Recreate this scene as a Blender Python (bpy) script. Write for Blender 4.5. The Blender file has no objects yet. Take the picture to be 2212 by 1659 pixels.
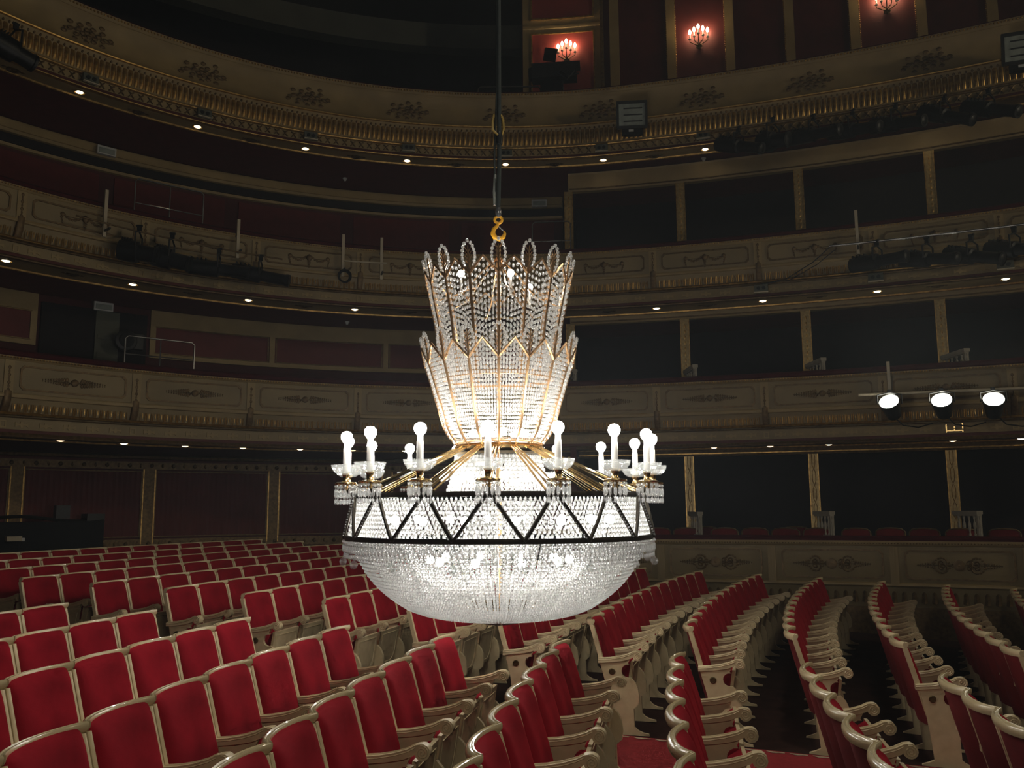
import bpy, math, random
import numpy as np
from mathutils import Matrix, Vector
random.seed(7); RNG = np.random.default_rng(7)
SC = bpy.context.scene
COL = SC.collection
PI = math.pi
# ---------------------------------------------------------------- camera
F_PX, YAW, PITCH, ROLL, EYE = 1893.0, 13.24, 8.05, -0.3, 2.193
def cam_basis():
    a, b, c = map(math.radians, (YAW, PITCH, ROLL))
    fw = Vector((-math.sin(a)*math.cos(b), math.cos(a)*math.cos(b), math.sin(b)))
    rt = Vector((math.cos(a), math.sin(a), 0)); up = rt.cross(fw)
    return fw, rt*math.cos(c)+up*math.sin(c), up*math.cos(c)-rt*math.sin(c)
FW, RT, UP = cam_basis()
cam = bpy.data.cameras.new('camera'); camo = bpy.data.objects.new('camera', cam); COL.objects.link(camo)
cam.sensor_width = 36.0; cam.lens = F_PX/2212*36; cam.clip_start = .05; cam.clip_end = 200
camo.matrix_world = Matrix(((RT.x, UP.x, -FW.x, 0), (RT.y, UP.y, -FW.y, 0), (RT.z, UP.z, -FW.z, EYE), (0, 0, 0, 1)))
SC.camera = camo
def in_view(p, m=60):
    d = Vector(p)-Vector((0, 0, EYE)); z = d.dot(FW)
    if z < .5: return False
    u = 1106+F_PX*d.dot(RT)/z; v = 829.5-F_PX*d.dot(UP)/z
    return -m < u < 2212+m and -m < v < 1659+m
# ---------------------------------------------------------------- world, light level
w = bpy.data.worlds.new('world'); SC.world = w; w.use_nodes = True
w.node_tree.nodes['Background'].inputs[0].default_value = (.5, .55, .6, 1)
w.node_tree.nodes['Background'].inputs[1].default_value = 0.0035
VEIL = .0025      # thin haze added to stand in for lens glare round the bulbs
vs_ = w.node_tree.nodes.new('ShaderNodeVolumeScatter'); vs_.inputs['Density'].default_value = VEIL; vs_.inputs['Color'].default_value = (.80, .90, 1, 1); vs_.inputs['Anisotropy'].default_value = .2
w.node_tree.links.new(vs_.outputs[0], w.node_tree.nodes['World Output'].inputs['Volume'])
SC.view_settings.view_transform = 'Standard'; SC.view_settings.look = 'None'
SC.view_settings.gamma = 1; SC.view_settings.exposure = 0.0
SC.view_settings.use_curve_mapping = False
SC.cycles.transparent_max_bounces = 12; SC.cycles.max_bounces = 6; SC.cycles.diffuse_bounces = 3; SC.cycles.transmission_bounces = 5; SC.cycles.glossy_bounces = 3
SC.cycles.use_adaptive_sampling = True; SC.cycles.adaptive_threshold = .055; SC.cycles.adaptive_min_samples = 12
BULB = 100.0      # candle bulbs of the chandelier
INNER = 215.0     # bulbs inside the chandelier
FLOOD = 45.0      # three lit floodlights on the balcony
DOWN = 9.0        # small downlights under the balconies
SCONCE = 55.0
# lamp helper; three unseen lamps are added below to match the overall light
def lamp(name, kind, loc, energy, color, target=None, **kw):
    l = bpy.data.lights.new(name, kind); l.energy = energy; l.color = color
    for k, v in kw.items(): setattr(l, k, v)
    o = bpy.data.objects.new(name, l); COL.objects.link(o); o.location = loc
    if target: o.rotation_euler = (Vector(target)-Vector(loc)).to_track_quat('-Z', 'Y').to_euler()
    return o
lamp('stage_side_fill', 'SPOT', (19, 9.5, 9.5), 1400, (1, .86, .6), (0, 14, 6), spot_size=math.radians(75), spot_blend=.6, shadow_soft_size=.4)  # added lamp out of view, warms the balcony fronts from the stage side
lamp('overhead_fill', 'SPOT', (1.5, 5.5, 15.5), 1300, (1, .95, .82), (0.5, 5.5, 0), spot_size=math.radians(62), spot_blend=.8, shadow_soft_size=.7)  # added overhead lamp for highlights on the seat crests
lamp('near_side_fill', 'POINT', (1.5, -2.0, 6.0), 270, (1, .93, .78), shadow_soft_size=.35)  # added fill from the camera side for armrests and standards
# ---------------------------------------------------------------- materials
def mat(name, col, rough=.6, metal=0, var=.25, scale=6, bump=0, bscale=40, sheen=0, coat=0, col2=None, spec=.5):
    m = bpy.data.materials.new(name); m.use_nodes = True; nt = m.node_tree; b = nt.nodes['Principled BSDF']
    b.inputs['Roughness'].default_value = rough; b.inputs['Metallic'].default_value = metal
    b.inputs['Sheen Weight'].default_value = sheen; b.inputs['Coat Weight'].default_value = coat
    b.inputs['Specular IOR Level'].default_value = spec
    if sheen:
        b.inputs['Sheen Roughness'].default_value = .35; b.inputs['Sheen Tint'].default_value = (min(1, col[0]*1.6), col[1], col[2], 1)
    tc = nt.nodes.new('ShaderNodeTexCoord')
    n = nt.nodes.new('ShaderNodeTexNoise'); n.inputs['Scale'].default_value = scale; n.inputs['Detail'].default_value = 5
    nt.links.new(tc.outputs['Object'], n.inputs['Vector'])
    r = nt.nodes.new('ShaderNodeValToRGB'); r.color_ramp.elements[0].position = .32; r.color_ramp.elements[1].position = .68
    c2 = col2 or tuple(c*(1-var) for c in col)
    r.color_ramp.elements[0].color = (*c2, 1); r.color_ramp.elements[1].color = (*col, 1)
    nt.links.new(n.outputs['Fac'], r.inputs['Fac']); nt.links.new(r.outputs['Color'], b.inputs['Base Color'])
    if bump:
        n2 = nt.nodes.new('ShaderNodeTexNoise'); n2.inputs['Scale'].default_value = bscale; n2.inputs['Detail'].default_value = 3
        nt.links.new(tc.outputs['Object'], n2.inputs['Vector'])
        bp = nt.nodes.new('ShaderNodeBump'); bp.inputs['Strength'].default_value = bump; bp.inputs['Distance'].default_value = .01
        nt.links.new(n2.outputs['Fac'], bp.inputs['Height']); nt.links.new(bp.outputs['Normal'], b.inputs['Normal'])
    return m
def emit(name, col, s):
    m = bpy.data.materials.new(name); m.use_nodes = True; nt = m.node_tree; nt.nodes.clear()
    e = nt.nodes.new('ShaderNodeEmission'); e.inputs[0].default_value = (*col, 1); e.inputs[1].default_value = s
    o = nt.nodes.new('ShaderNodeOutputMaterial'); nt.links.new(e.outputs[0], o.inputs[0]); return m
def crystal(name, tint, refr, gloss, clear):
    """cut crystal: light passed on and scattered by the facets, refraction, glints and clear view-through"""
    m = bpy.data.materials.new(name); m.use_nodes = True; nt = m.node_tree; nt.nodes.clear(); N = nt.nodes.new; L = nt.links.new
    t = N('ShaderNodeBsdfTranslucent'); t.inputs[0].default_value = (*tint, 1)
    d = N('ShaderNodeBsdfDiffuse'); d.inputs[0].default_value = (*tint, 1)
    g = N('ShaderNodeBsdfGlossy'); g.inputs['Roughness'].default_value = .10; g.inputs[0].default_value = (1, 1, 1, 1)
    r = N('ShaderNodeBsdfRefraction'); r.inputs['Roughness'].default_value = .05; r.inputs['IOR'].default_value = 1.5
    c = N('ShaderNodeBsdfTransparent'); c.inputs[0].default_value = (.93, .95, .95, 1)
    def mix(a, b, k):
        q = N('ShaderNodeMixShader'); q.inputs[0].default_value = k; L(a.outputs[0], q.inputs[1]); L(b.outputs[0], q.inputs[2]); return q
    s = mix(mix(mix(mix(t, d, .3), r, refr), g, gloss), c, clear)
    o = N('ShaderNodeOutputMaterial'); L(s.outputs[0], o.inputs[0]); return m
M = dict(
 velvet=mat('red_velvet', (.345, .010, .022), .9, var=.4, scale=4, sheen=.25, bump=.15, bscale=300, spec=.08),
 panel_lit=mat('lit_bay_silk', (.22, .028, .024), .7, var=.15, scale=3),  # brighter silk, sconce light put into the colour
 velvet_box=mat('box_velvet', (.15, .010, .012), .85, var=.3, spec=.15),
 panel_unlit=mat('unlit_silk', (.075, .009, .009), .8, var=.25, scale=3, spec=.2),  # same silk darkened where the sconce glow does not reach
 velvet_back=mat('red_back_fabric', (.20, .008, .010), .8, var=.3, scale=4, sheen=.2),
 cream=mat('cream_paint', (.74, .61, .37), .38, var=.3, scale=9, col2=(.60, .475, .27), spec=.45),
 crest=mat('polished_cream', (.74, .62, .38), .20, var=.25, scale=9, coat=.6, col2=(.62, .50, .29)),
 cream_dk=mat('cream_underside', (.40, .33, .22), .55, var=.25, scale=8),
 bronze=mat('bronze_plate', (.22, .15, .06), .4, .8, var=.4, scale=60),
 fcream=mat('balcony_cream', (.335, .24, .105), .6, var=.22, scale=2.2, bump=.1),
 fpanel=mat('balcony_panel', (.265, .195, .09), .6, var=.25, scale=1.5),
 gold=mat('gilding', (.62, .40, .13), .38, .75, var=.5, scale=14, col2=(.30, .17, .05)),
 gold_pil=mat('lit_pillar_gilding', (.46, .33, .13), .45, .35, var=.4, scale=20),  # brighter gilding, warm light on the pillars put into the colour
 gold_dk=mat('unlit_gilding', (.185, .115, .045), .5, .5, var=.5, scale=18),  # gilding darkened in its colour to look unlit
 red_line=mat('dark_red_band', (.10, .018, .014), .6, var=.3),
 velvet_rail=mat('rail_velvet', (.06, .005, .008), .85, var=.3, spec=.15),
 wall_red=mat('dark_red_wall', (.075, .012, .012), .8, var=.25, scale=2),
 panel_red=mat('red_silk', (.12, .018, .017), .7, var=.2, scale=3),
 ceil=mat('dark_red_ceiling', (.115, .016, .016), .9, var=.2),
 black=mat('black_metal', (.012, .013, .014), .45, .3, var=.3, scale=12),
 blackcloth=mat('black_cloth', (.008, .009, .010), .9, var=.3, scale=5),
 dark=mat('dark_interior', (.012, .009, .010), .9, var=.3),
 floor=mat('dark_wood_floor', (.045, .020, .014), .85, var=.4, scale=4, spec=.1),
 carpet=mat('red_carpet', (.30, .012, .016), .95, var=.25, scale=30, bump=.2, bscale=200),
 carpet_fleck=mat('carpet_border', (.48, .36, .24), .95, var=.4, scale=30),
 brass=mat('polished_brass', (.80, .55, .24), .22, 1, var=.35, scale=20),
 ironring=mat('dark_bronze_frame', (.045, .036, .024), .45, .6, var=.3, scale=30),
 rosegold=mat('copper_gilt', (.72, .45, .24), .3, .9, var=.3, scale=20),
 sleeve=mat('candle_sleeve', (.85, .83, .78), .4, var=.05),
 steel=mat('steel_tube', (.55, .55, .56), .25, .9, var=.15),
 white=mat('white_plastic', (.55, .56, .55), .5, var=.08),
 post=mat('painted_post', (.52, .45, .32), .6, var=.15),
 yellow=mat('yellow_hook', (.85, .42, .02), .35, var=.15, coat=.3),
 rope=mat('dark_green_cable', (.03, .04, .037), .7, var=.3, scale=30),
 webbing=mat('grey_webbing', (.35, .37, .33), .7, var=.25, scale=40),
 ygold=mat('yellow_sling', (.5, .33, .06), .6, var=.2),
 marble=mat('pale_balustrade', (.30, .27, .21), .6, var=.2, scale=10),
 greywall=mat('grey_green_beam', (.10, .105, .08), .8, var=.2, scale=1.5),
 glasspane=mat('flood_glass', (.32, .36, .33), .15, var=.3, scale=8),
 crystal=crystal('cut_crystal', (.97, .97, .96), .55, .18, .30),
 prism=crystal('crystal_prism', (.96, .97, .98), .5, .22, .38),
 dish=crystal('glass_dish', (.95, .97, .98), .3, .35, .72),
 bulb=emit('lit_candle_bulb', (1, .955, .88), BULB), inner=emit('lit_inner_bulb', (1, .955, .88), INNER),
 flood=emit('lit_flood_lens', (1, .97, .80), FLOOD), down=emit('lit_downlight', (1, .82, .52), DOWN*1.6), down_lo=emit('dim_downlight', (1, .70, .40), DOWN*.5),
 sconce=emit('lit_sconce_bulb', (1, .72, .42), SCONCE),
)
# ---------------------------------------------------------------- helpers
def mesh(name, v, f, m, smooth=False):
    me = bpy.data.meshes.new(name); me.from_pydata([tuple(p) for p in v], [], f); me.update()
    if smooth is True: me.shade_smooth()
    elif smooth: me.shade_smooth(); me.set_sharp_from_angle(angle=math.radians(smooth))
    me.materials.append(M[m] if isinstance(m, str) else m); return me
def ob(name, data, parent=None, loc=(0, 0, 0), rz=0, scale=None, **props):
    o = bpy.data.objects.new(name, data); COL.objects.link(o)
    if parent is not None: o.parent = parent
    o.location = loc
    if rz: o.rotation_euler = (0, 0, rz)
    if scale: o.scale = scale
    for k, v in props.items(): o[k] = v
    return o
def thing(name, label, cat, loc=(0, 0, 0), rz=0, group=None, data=None, **props):
    o = ob(name, data, None, loc, rz, **props); o['label'] = label; o['category'] = cat
    if group: o['group'] = group
    return o
def struct(name, data, parent=None, **kw):
    o = ob(name, data, parent, **kw)
    if parent is None: o['kind'] = 'structure'
    return o
class B:
    """vertex / face collector"""
    def __init__(s): s.v = []; s.f = []
    def add(s, v, f):
        n = len(s.v); s.v += [tuple(p) for p in v]; s.f += [tuple(i+n for i in q) for q in f]; return s
    def box(s, c, d, rz=0):
        x, y, z = (k/2 for k in d); ca, sa = math.cos(rz), math.sin(rz)
        pts = [(i*x, j*y, k*z) for k in (-1, 1) for j in (-1, 1) for i in (-1, 1)]
        pts = [(c[0]+p[0]*ca-p[1]*sa, c[1]+p[0]*sa+p[1]*ca, c[2]+p[2]) for p in pts]
        return s.add(pts, [(0, 2, 3, 1), (4, 5, 7, 6), (0, 1, 5, 4), (2, 6, 7, 3), (0, 4, 6, 2), (1, 3, 7, 5)])
    def tube(s, path, r, n=6, caps=True):
        path = [Vector(p) for p in path]; rs = r if isinstance(r, (list, tuple)) else [r]*len(path); rings = []; u = None
        for i, p in enumerate(path):
            t = (path[min(i+1, len(path)-1)]-path[max(i-1, 0)]).normalized()
            if u is None: u = t.cross(Vector((0, 0, 1)) if abs(t.z) < .9 else Vector((1, 0, 0)))
            u = (u-t*u.dot(t)).normalized(); w_ = t.cross(u)
            rings.append([p+(u*math.cos(k*2*PI/n)+w_*math.sin(k*2*PI/n))*rs[i] for k in range(n)])
        v = [q for r_ in rings for q in r_]; f = []
        for i in range(len(path)-1):
            for k in range(n): f.append((i*n+k, i*n+(k+1) % n, (i+1)*n+(k+1) % n, (i+1)*n+k))
        if caps: f += [tuple(range(n-1, -1, -1)), tuple((len(path)-1)*n+k for k in range(n))]
        return s.add(v, f)
    def lathe(s, prof, n=16, c=(0, 0, 0), axis='z', lobes=0, lamp_=0.0):
        v = []; f = []
        for r, z in prof:
            for k in range(n):
                a = 2*PI*k/n; rr = r*(1+lamp_*math.cos(lobes*a)) if lobes else r
                p = (rr*math.cos(a), rr*math.sin(a), z)
                if axis == 'x': p = (p[2], p[0], p[1])
                if axis == 'y': p = (p[0], p[2], p[1])
                v.append((c[0]+p[0], c[1]+p[1], c[2]+p[2]))
        for i in range(len(prof)-1):
            for k in range(n): f.append((i*n+k, i*n+(k+1) % n, (i+1)*n+(k+1) % n, (i+1)*n+k))
        if prof[0][0] > 1e-6: f.append(tuple(range(n-1, -1, -1)))
        if prof[-1][0] > 1e-6: f.append(tuple((len(prof)-1)*n+k for k in range(n)))
        return s.add(v, f)
    def prism(s, outline, lo, hi, axis='y'):
        n = len(outline)
        g = (lambda a, b, t: (a, t, b)) if axis == 'y' else ((lambda a, b, t: (t, a, b)) if axis == 'x' else (lambda a, b, t: (a, b, t)))
        v = [g(a, b, lo) for a, b in outline]+[g(a, b, hi) for a, b in outline]
        f = [tuple(range(n)), tuple(range(2*n-1, n-1, -1))]+[(i, i+n, (i+1) % n+n, (i+1) % n) for i in range(n)]
        return s.add(v, f)
    def blob(s, c, d, n=6):
        """low faceted ellipsoid"""
        prof = [(0, -1), (.75, -.55), (1, 0), (.75, .55), (0, 1)]; v = []; f = []
        for r, z in prof:
            for k in range(n):
                a = 2*PI*k/n; v.append((c[0]+d[0]*r*math.cos(a), c[1]+d[1]*r*math.sin(a), c[2]+d[2]*z))
        for i in range(4):
            for k in range(n): f.append((i*n+k, i*n+(k+1) % n, (i+1)*n+(k+1) % n, (i+1)*n+k))
        return s.add(v, f)
    def grid(s, fn, nu, nv, flip=False):
        v = [fn(i/nu, j/nv) for j in range(nv+1) for i in range(nu+1)]; f = []
        for j in range(nv):
            for i in range(nu):
                q = (j*(nu+1)+i, j*(nu+1)+i+1, (j+1)*(nu+1)+i+1, (j+1)*(nu+1)+i); f.append(q[::-1] if flip else q)
        return s.add(v, f)
    def mesh(s, name, m, smooth=False): return mesh(name, s.v, s.f, m, smooth)
# plan of the horseshoe auditorium
PX, PY, PR, KQ = -1.9, 7.7, 9.75, .0165
def P(s, off=0.0):
    if s < 0:
        a = PI/2-s/PR; return (PX+(PR+off)*math.cos(a), PY+(PR+off)*math.sin(a))
    n = math.hypot(2*KQ*s, 1)
    return (PX+s+off*2*KQ*s/n, PY+PR-KQ*s*s+off/n)
def RZ(s): return -s/PR if s < 0 else -math.atan(2*KQ*s)
def sweep(bb, prof, s0, s1, ds=.35, closed=True, caps=True, wob=None):
    n = max(1, int(math.ceil((s1-s0)/ds))); m_ = len(prof); v = []; f = []
    for i in range(n+1):
        s = s0+(s1-s0)*i/n
        for off, z in prof:
            o = off+(wob(i) if wob else 0); x, y = P(s, o); v.append((x, y, z))
    for i in range(n):
        for k in range(m_ if closed else m_-1): f.append((i*m_+k, (i+1)*m_+k, (i+1)*m_+(k+1) % m_, i*m_+(k+1) % m_))
    if closed and caps: f += [tuple(range(m_)), tuple(n*m_+k for k in range(m_-1, -1, -1))]
    return bb.add(v, f)
def rect(o0, o1, z0, z1): return [(o0, z0), (o0, z1), (o1, z1), (o1, z0)]
def sw(name, parent, m, prof, s0, s1, ds=.35, smooth=40, **kw):
    return ob(name, sweep(B(), prof, s0, s1, ds).mesh(name, m, smooth), parent, **kw)
def frame_ring(s0, s1, z0, z1, ch, wd, off, dep, seg=8):
    """raised picture-frame moulding on the curved front"""
    def loop(i):
        a, b, c, d, h = s0+i, s1-i, z0+i, z1-i, ch
        pts = [(a+h, c)]+[(a+h+(b-a-2*h)*k/seg, c) for k in range(1, seg+1)]+[(b, c+h), (b, d-h)]
        pts += [(b-h, d)]+[(b-h-(b-a-2*h)*k/seg, d) for k in range(1, seg+1)]+[(a, d-h), (a, c+h)]
        return pts
    A = loop(0); C_ = loop(wd); n = len(A); v = []; f = []
    for pts, o in ((A, off), (A, off-dep), (C_, off-dep), (C_, off)):
        for s, z in pts: x, y = P(s, o); v.append((x, y, z))
    for k in range(3):
        for i in range(n): f.append((k*n+i, k*n+(i+1) % n, (k+1)*n+(i+1) % n, (k+1)*n+i))
    return v, f
def on_curve(name, data, parent, s, off, z, **kw):
    x, y = P(s, off); return ob(name, data, parent, (x, y, z), RZ(s), **kw)
def bead_mesh(name, pos, size, m, smooth=False, jit=0.0):
    """many small faceted beads in one mesh; pos Nx3, size Nx2 (radius, half height)"""
    pos = np.asarray(pos, float); size = np.asarray(size, float); n = len(pos)
    T = [(0, 0, -1)]+[(.866*math.cos(k*PI/3), .866*math.sin(k*PI/3), -.5) for k in range(6)]+[(.866*math.cos(k*PI/3), .866*math.sin(k*PI/3), .5) for k in range(6)]+[(0, 0, 1)]
    T = np.array(T); fc = []
    for k in range(6):
        a, b = 1+k, 1+(k+1) % 6; fc += [(0, b, a), (13, a+6, b+6), (a, b, b+6), (a, b+6, a+6)]
    fc = np.array(fc)
    ang = RNG.uniform(0, PI/3, n); c, s = np.cos(ang), np.sin(ang)
    X = T[None, :, 0]*c[:, None]-T[None, :, 1]*s[:, None]; Y = T[None, :, 0]*s[:, None]+T[None, :, 1]*c[:, None]
    V = np.stack([X*size[:, :1], Y*size[:, :1], np.repeat(T[None, :, 2], n, 0)*size[:, 1:]], -1)+pos[:, None, :]
    Fc = (fc[None]+(np.arange(n)*14)[:, None, None]).reshape(-1, 3)
    me = bpy.data.meshes.new(name); me.vertices.add(n*14); me.vertices.foreach_set('co', V.reshape(-1).astype(np.float32))
    me.loops.add(Fc.size); me.loops.foreach_set('vertex_index', Fc.reshape(-1).astype(np.int32))
    me.polygons.add(len(Fc)); me.polygons.foreach_set('loop_start', (np.arange(len(Fc))*3).astype(np.int32))
    me.update(calc_edges=True); me.validate(); me.materials.append(M[m])
    me.shade_smooth()
    return me
# ================================================================ the setting
S0, S1, SB = -15.4, 9.6, -1.0          # plan range; boxes begin at SB
ACX, ACY, R0, DK, RAKE = 34.683, 7.667, 34.746, .95, .0476
def floor_z(x, y): return RAKE*(math.hypot(x-ACX, y-ACY)-R0)
def fl(u, v):
    r = 25+28*u; a = PI-(-.42+.86*v); return (ACX+r*math.cos(a), ACY+r*math.sin(a), RAKE*(r-R0))
struct('floor', B().grid(fl, 28, 24).mesh('floor', 'floor'))
def cp(u, v):
    x = 5.5-18*u; y = 7.33+1.38*v; return (x, y, floor_z(x, y)+.008)
carpet = thing('aisle_carpet', 'red carpet runner with pale leaf border along the aisle between the seat blocks', 'carpet', data=B().grid(cp, 60, 3, True).mesh('aisle_carpet', 'carpet'))
bb = B()
for side, y0 in ((1, 7.36), (-1, 8.68)):
    for i in range(90):
        x = 5.4-.2*i; pts = []
        for t in range(7):
            a = t/6*PI; pts.append((x-.08*math.cos(a)*(1+.25*math.sin(5*a)), y0+side*(.012+.05*math.sin(a)*(1+.5*math.cos(7*a)))))
        bb.add([(px, py, floor_z(px, py)+.013) for px, py in pts], [tuple(range(7))])
ob('leaf_border', bb.mesh('leaf_border', 'carpet_fleck'), carpet, kind='stuff')
# --- ground floor wall behind the stalls: pilasters, fluted silk panels, gilt bands
wb = struct('wall_back', sweep(B(), rect(4.32, 4.5, 0, 3.5), S0, SB).mesh('wall_back', 'wall_red'))
edges0 = [-15.4, -13.55, -11.75, -9.94, -8.13, -6.22, -4.35, -2.5, -1.0]
for a, b in zip(edges0[:-1], edges0[1:]):
    n = int((b-a-.2)/.038)
    ob('silk_panel', sweep(B(), [(4.32, 1.62), (4.29, 1.62), (4.29, 3.02), (4.32, 3.02)], a+.1, b-.1, (b-a-.2)/n, wob=lambda i: .013*(i % 2)).mesh('silk_panel', 'panel_red'), wb)
    bb = B(); bb.add(*frame_ring(a+.09, b-.09, 1.6, 3.04, .0001, .022, 4.32, .05)); ob('panel_moulding', bb.mesh('panel_moulding', 'gold_dk'), wb)
for s in edges0[1:-1]:
    ob('pilaster', sweep(B(), rect(4.25, 4.34, 1.45, 3.08), s-.085, s+.085, .2).mesh('pilaster', 'gold_dk'), wb)
    for e in (-.085, .085): ob('pilaster_edge', sweep(B(), rect(4.235, 4.34, 1.45, 3.08), s+e-.009, s+e+.009, .2).mesh('pilaster_edge', 'gold'), wb)
sw('upper_band', wb, 'gold_dk', [(4.32, 3.08), (4.27, 3.08), (4.27, 3.24), (4.32, 3.24)], S0, SB)
sw('cornice', wb, 'gold_dk', [(4.32, 3.30), (4.2, 3.31), (4.18, 3.36), (4.32, 3.40)], S0, SB)
sw('lower_band', wb, 'gold_dk', [(4.32, 1.36), (4.26, 1.36), (4.26, 1.56), (4.32, 1.56)], S0, SB)
sw('skirting', wb, 'dark', rect(4.22, 4.32, .1, 1.32), S0, SB)
bb = B()
for i in range(int((SB-S0)/.16)):
    s = S0+.1+.16*i; x, y = P(s, 4.265)
    for z, d in ((3.16, .05), (1.46, .055)): bb.blob((x, y, z), (.055 if i % 2 else .03, .055 if i % 2 else .03, d), 5)
ob('band_relief', bb.mesh('band_relief', 'gold_dk'), wb, kind='stuff')
x0, y0 = P(SB, 0); x1, y1 = P(SB, 4.4)
struct('wall_return', B().add([(x0, y0, -.2), (x1, y1, -.2), (x1, y1, 3.4), (x0, y0, 3.4), (x0+.12, y0, -.2), (x1+.12, y1, -.2), (x1+.12, y1, 3.4), (x0+.12, y0, 3.4)],
       [(0, 1, 2, 3), (7, 6, 5, 4), (0, 4, 5, 1), (3, 2, 6, 7), (0, 3, 7, 4)]).mesh('wall_return', 'wall_red'))
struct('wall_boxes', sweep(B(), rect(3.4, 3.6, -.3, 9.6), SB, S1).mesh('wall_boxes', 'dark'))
# ---------------------------------------------------------------- shared ornament pieces
def leaf_row(bb, x0, x1, n, sz, z=0, y=-.012):
    for i in range(n):
        t = (i+.5)/n; x = x0+(x1-x0)*t; k = sz*(1-.75*t)
        bb.blob((x, y, z+k*.9), (k*.55, .012, k*.8), 5); bb.blob((x, y, z-k*.9), (k*.55, .012, k*.8), 5)
def spiral(bb, cx, cz, r, turns, a0, d, wd=.008, y=-.012, n=14):
    bb.tube([(cx+r*(1-.85*i/n)*math.cos(a0+d*turns*2*PI*i/n), y, cz+r*(1-.85*i/n)*math.sin(a0+d*turns*2*PI*i/n)) for i in range(n+1)], wd, 4)
def orn_scroll():          # rosette with acanthus scrolls, box front of the stalls level
    bb = B().tube([(-.6, -.002, 0), (.6, -.002, 0)], .006, 4); bb.lathe([(.085, 0), (.085, -.02), (.055, -.03), (.03, -.02), (0, -.03)], 14, axis='y')
    for d in (-1, 1):
        spiral(bb, d*.24, .035, .085, 1.3, PI/2, d, .013); spiral(bb, d*.24, -.035, .085, 1.3, -PI/2, -d, .013)
        spiral(bb, d*.14, .03, .05, 1, 0, d, .010); spiral(bb, d*.14, -.03, .05, 1, 0, -d, .010)
        for k in range(9):
            a = k/8*PI; bb.blob((d*(.25+.10*math.cos(a)), -.012, .115*math.sin(a)), (.022, .012, .02), 5); bb.blob((d*(.25+.10*math.cos(a)), -.012, -.115*math.sin(a)), (.022, .012, .02), 5)
        leaf_row(bb, d*.35, d*.6, 7, .036)
    return bb
def orn_spray():           # horizontal laurel sprays with round boss
    bb = B().tube([(-.52, -.002, 0), (.52, -.002, 0)], .006, 4); bb.lathe([(.06, 0), (.06, -.03), (.035, -.045), (0, -.045)], 12, axis='y')
    for d in (-1, 1):
        leaf_row(bb, d*.10, d*.52, 10, .05); spiral(bb, d*.12, 0, .05, 1, 0, d, .01)
    return bb
def orn_mask():            # mask with swags and pendants
    bb = B().tube([(-.38, -.002, .01), (.38, -.002, .01)], .006, 4); bb.blob((0, -.02, .02), (.06, .04, .075), 8)
    for d in (-1, 1):
        for k in range(7):
            t = k/6; bb.blob((d*(.07+.28*t), -.012, .03-.07*math.sin(PI*t)), (.03, .014, .026), 5)
        bb.blob((d*.37, -.015, .03), (.045, .02, .045), 6)
        for k in range(4): bb.blob((d*(.39-.01*k), -.012, -.02-.04*k), (.024-.003*k, .012, .024), 5)
    for k in range(4): bb.blob((0, -.012, -.06-.035*k), (.04-.008*k, .014, .022), 5)
    return bb
def orn_bouquet():         # bunch of leaves and flowers on the top balcony
    bb = B()
    for k in range(26):
        a = k*2.4; r = .02+.017*k**.9
        bb.blob((r*1.35*math.cos(a), -.014, r*.75*math.sin(a)+.02), (.058, .026, .042), 5)
    for d in (-1, 1):
        for k in range(4): bb.blob((d*(.22+.06*k), -.012, .03-.02*k+(.04 if k % 2 else 0)), (.045, .012, .016), 5)
    return bb
ORN = {'scroll': orn_scroll().mesh('scroll_ornament', 'gold_dk', 50), 'spray': orn_spray().mesh('spray_ornament', 'gold_dk', 50),
       'mask': orn_mask().mesh('mask_ornament', 'gold_dk', 50), 'bouquet': orn_bouquet().mesh('bouquet_ornament', 'gold_dk', 50)}
def flute_mesh(h, wd, m='gold'):
    r = wd/2-.008; path = [(-r, -.004, 0), (-r, -.012, h-r)]+[(-r*math.cos(a), -.014, h-r+r*math.sin(a)) for a in (PI/4, PI/2, 3*PI/4)]+[(r, -.012, h-r), (r, -.004, 0)]
    bb = B().tube(path, .009, 4); bb.blob((0, -.004, h*.45), (r*.35, .012, h*.35), 5); return bb.mesh('flute', m, 50)
def gadroon_mesh(h, wd):
    bb = B(); v = []; f = []; n = 6; rows = [(0, .3), (.15, .8), (.5, 1), (.85, .9), (1, .35)]
    for t, k in rows:
        for i in range(n+1):
            a = PI*i/n; v.append((-wd*.46*math.cos(a)*(.7+.3*k), -.05*k*math.sin(a)+.01, h*t))
    for j in range(4):
        for i in range(n): f.append((j*(n+1)+i, j*(n+1)+i+1, (j+1)*(n+1)+i+1, (j+1)*(n+1)+i))
    return bb.add(v, f).mesh('gadroon', 'gold', 60)
def plate_mesh(kind):
    bb = B()
    if kind == 'bone':
        o = [(-.10, -.04), (-.06, -.015), (-.025, -.015), (-.02, -.045), (.02, -.045), (.025, -.015), (.06, -.015), (.10, -.04), (.10, .04), (.06, .015), (.025, .015), (.02, .045), (-.02, .045), (-.025, .015), (-.06, .015), (-.10, .04)]
        bb.prism(o, -.012, .01)
    elif kind == 'square':
        o = [(-.05, -.06), (.05, -.06), (.05, .06), (-.05, .06)]; i = [(-.03, -.04), (.03, -.04), (.03, .04), (-.03, .04)]
        v = [(a, y, b) for y in (.01, -.014) for a, b in o]+[(a, y, b) for y in (-.014, .0) for a, b in i]; f = []
        for L in ((0, 4), (4, 8), (8, 12)):
            for k in range(4): f.append((L[0]+k, L[0]+(k+1) % 4, L[1]+(k+1) % 4, L[1]+k))
        bb.add(v, f)
    else:
        for d in (-1, 1): bb.tube([(-.05, -.006, -.055*d), (-.02, -.012, -.03*d), (.02, -.012, .03*d), (.05, -.006, .055*d)], .014, 4)
    return bb.mesh('frieze_plate', 'fcream' if kind != 'lattice' else 'gold_dk', 50)
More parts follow.
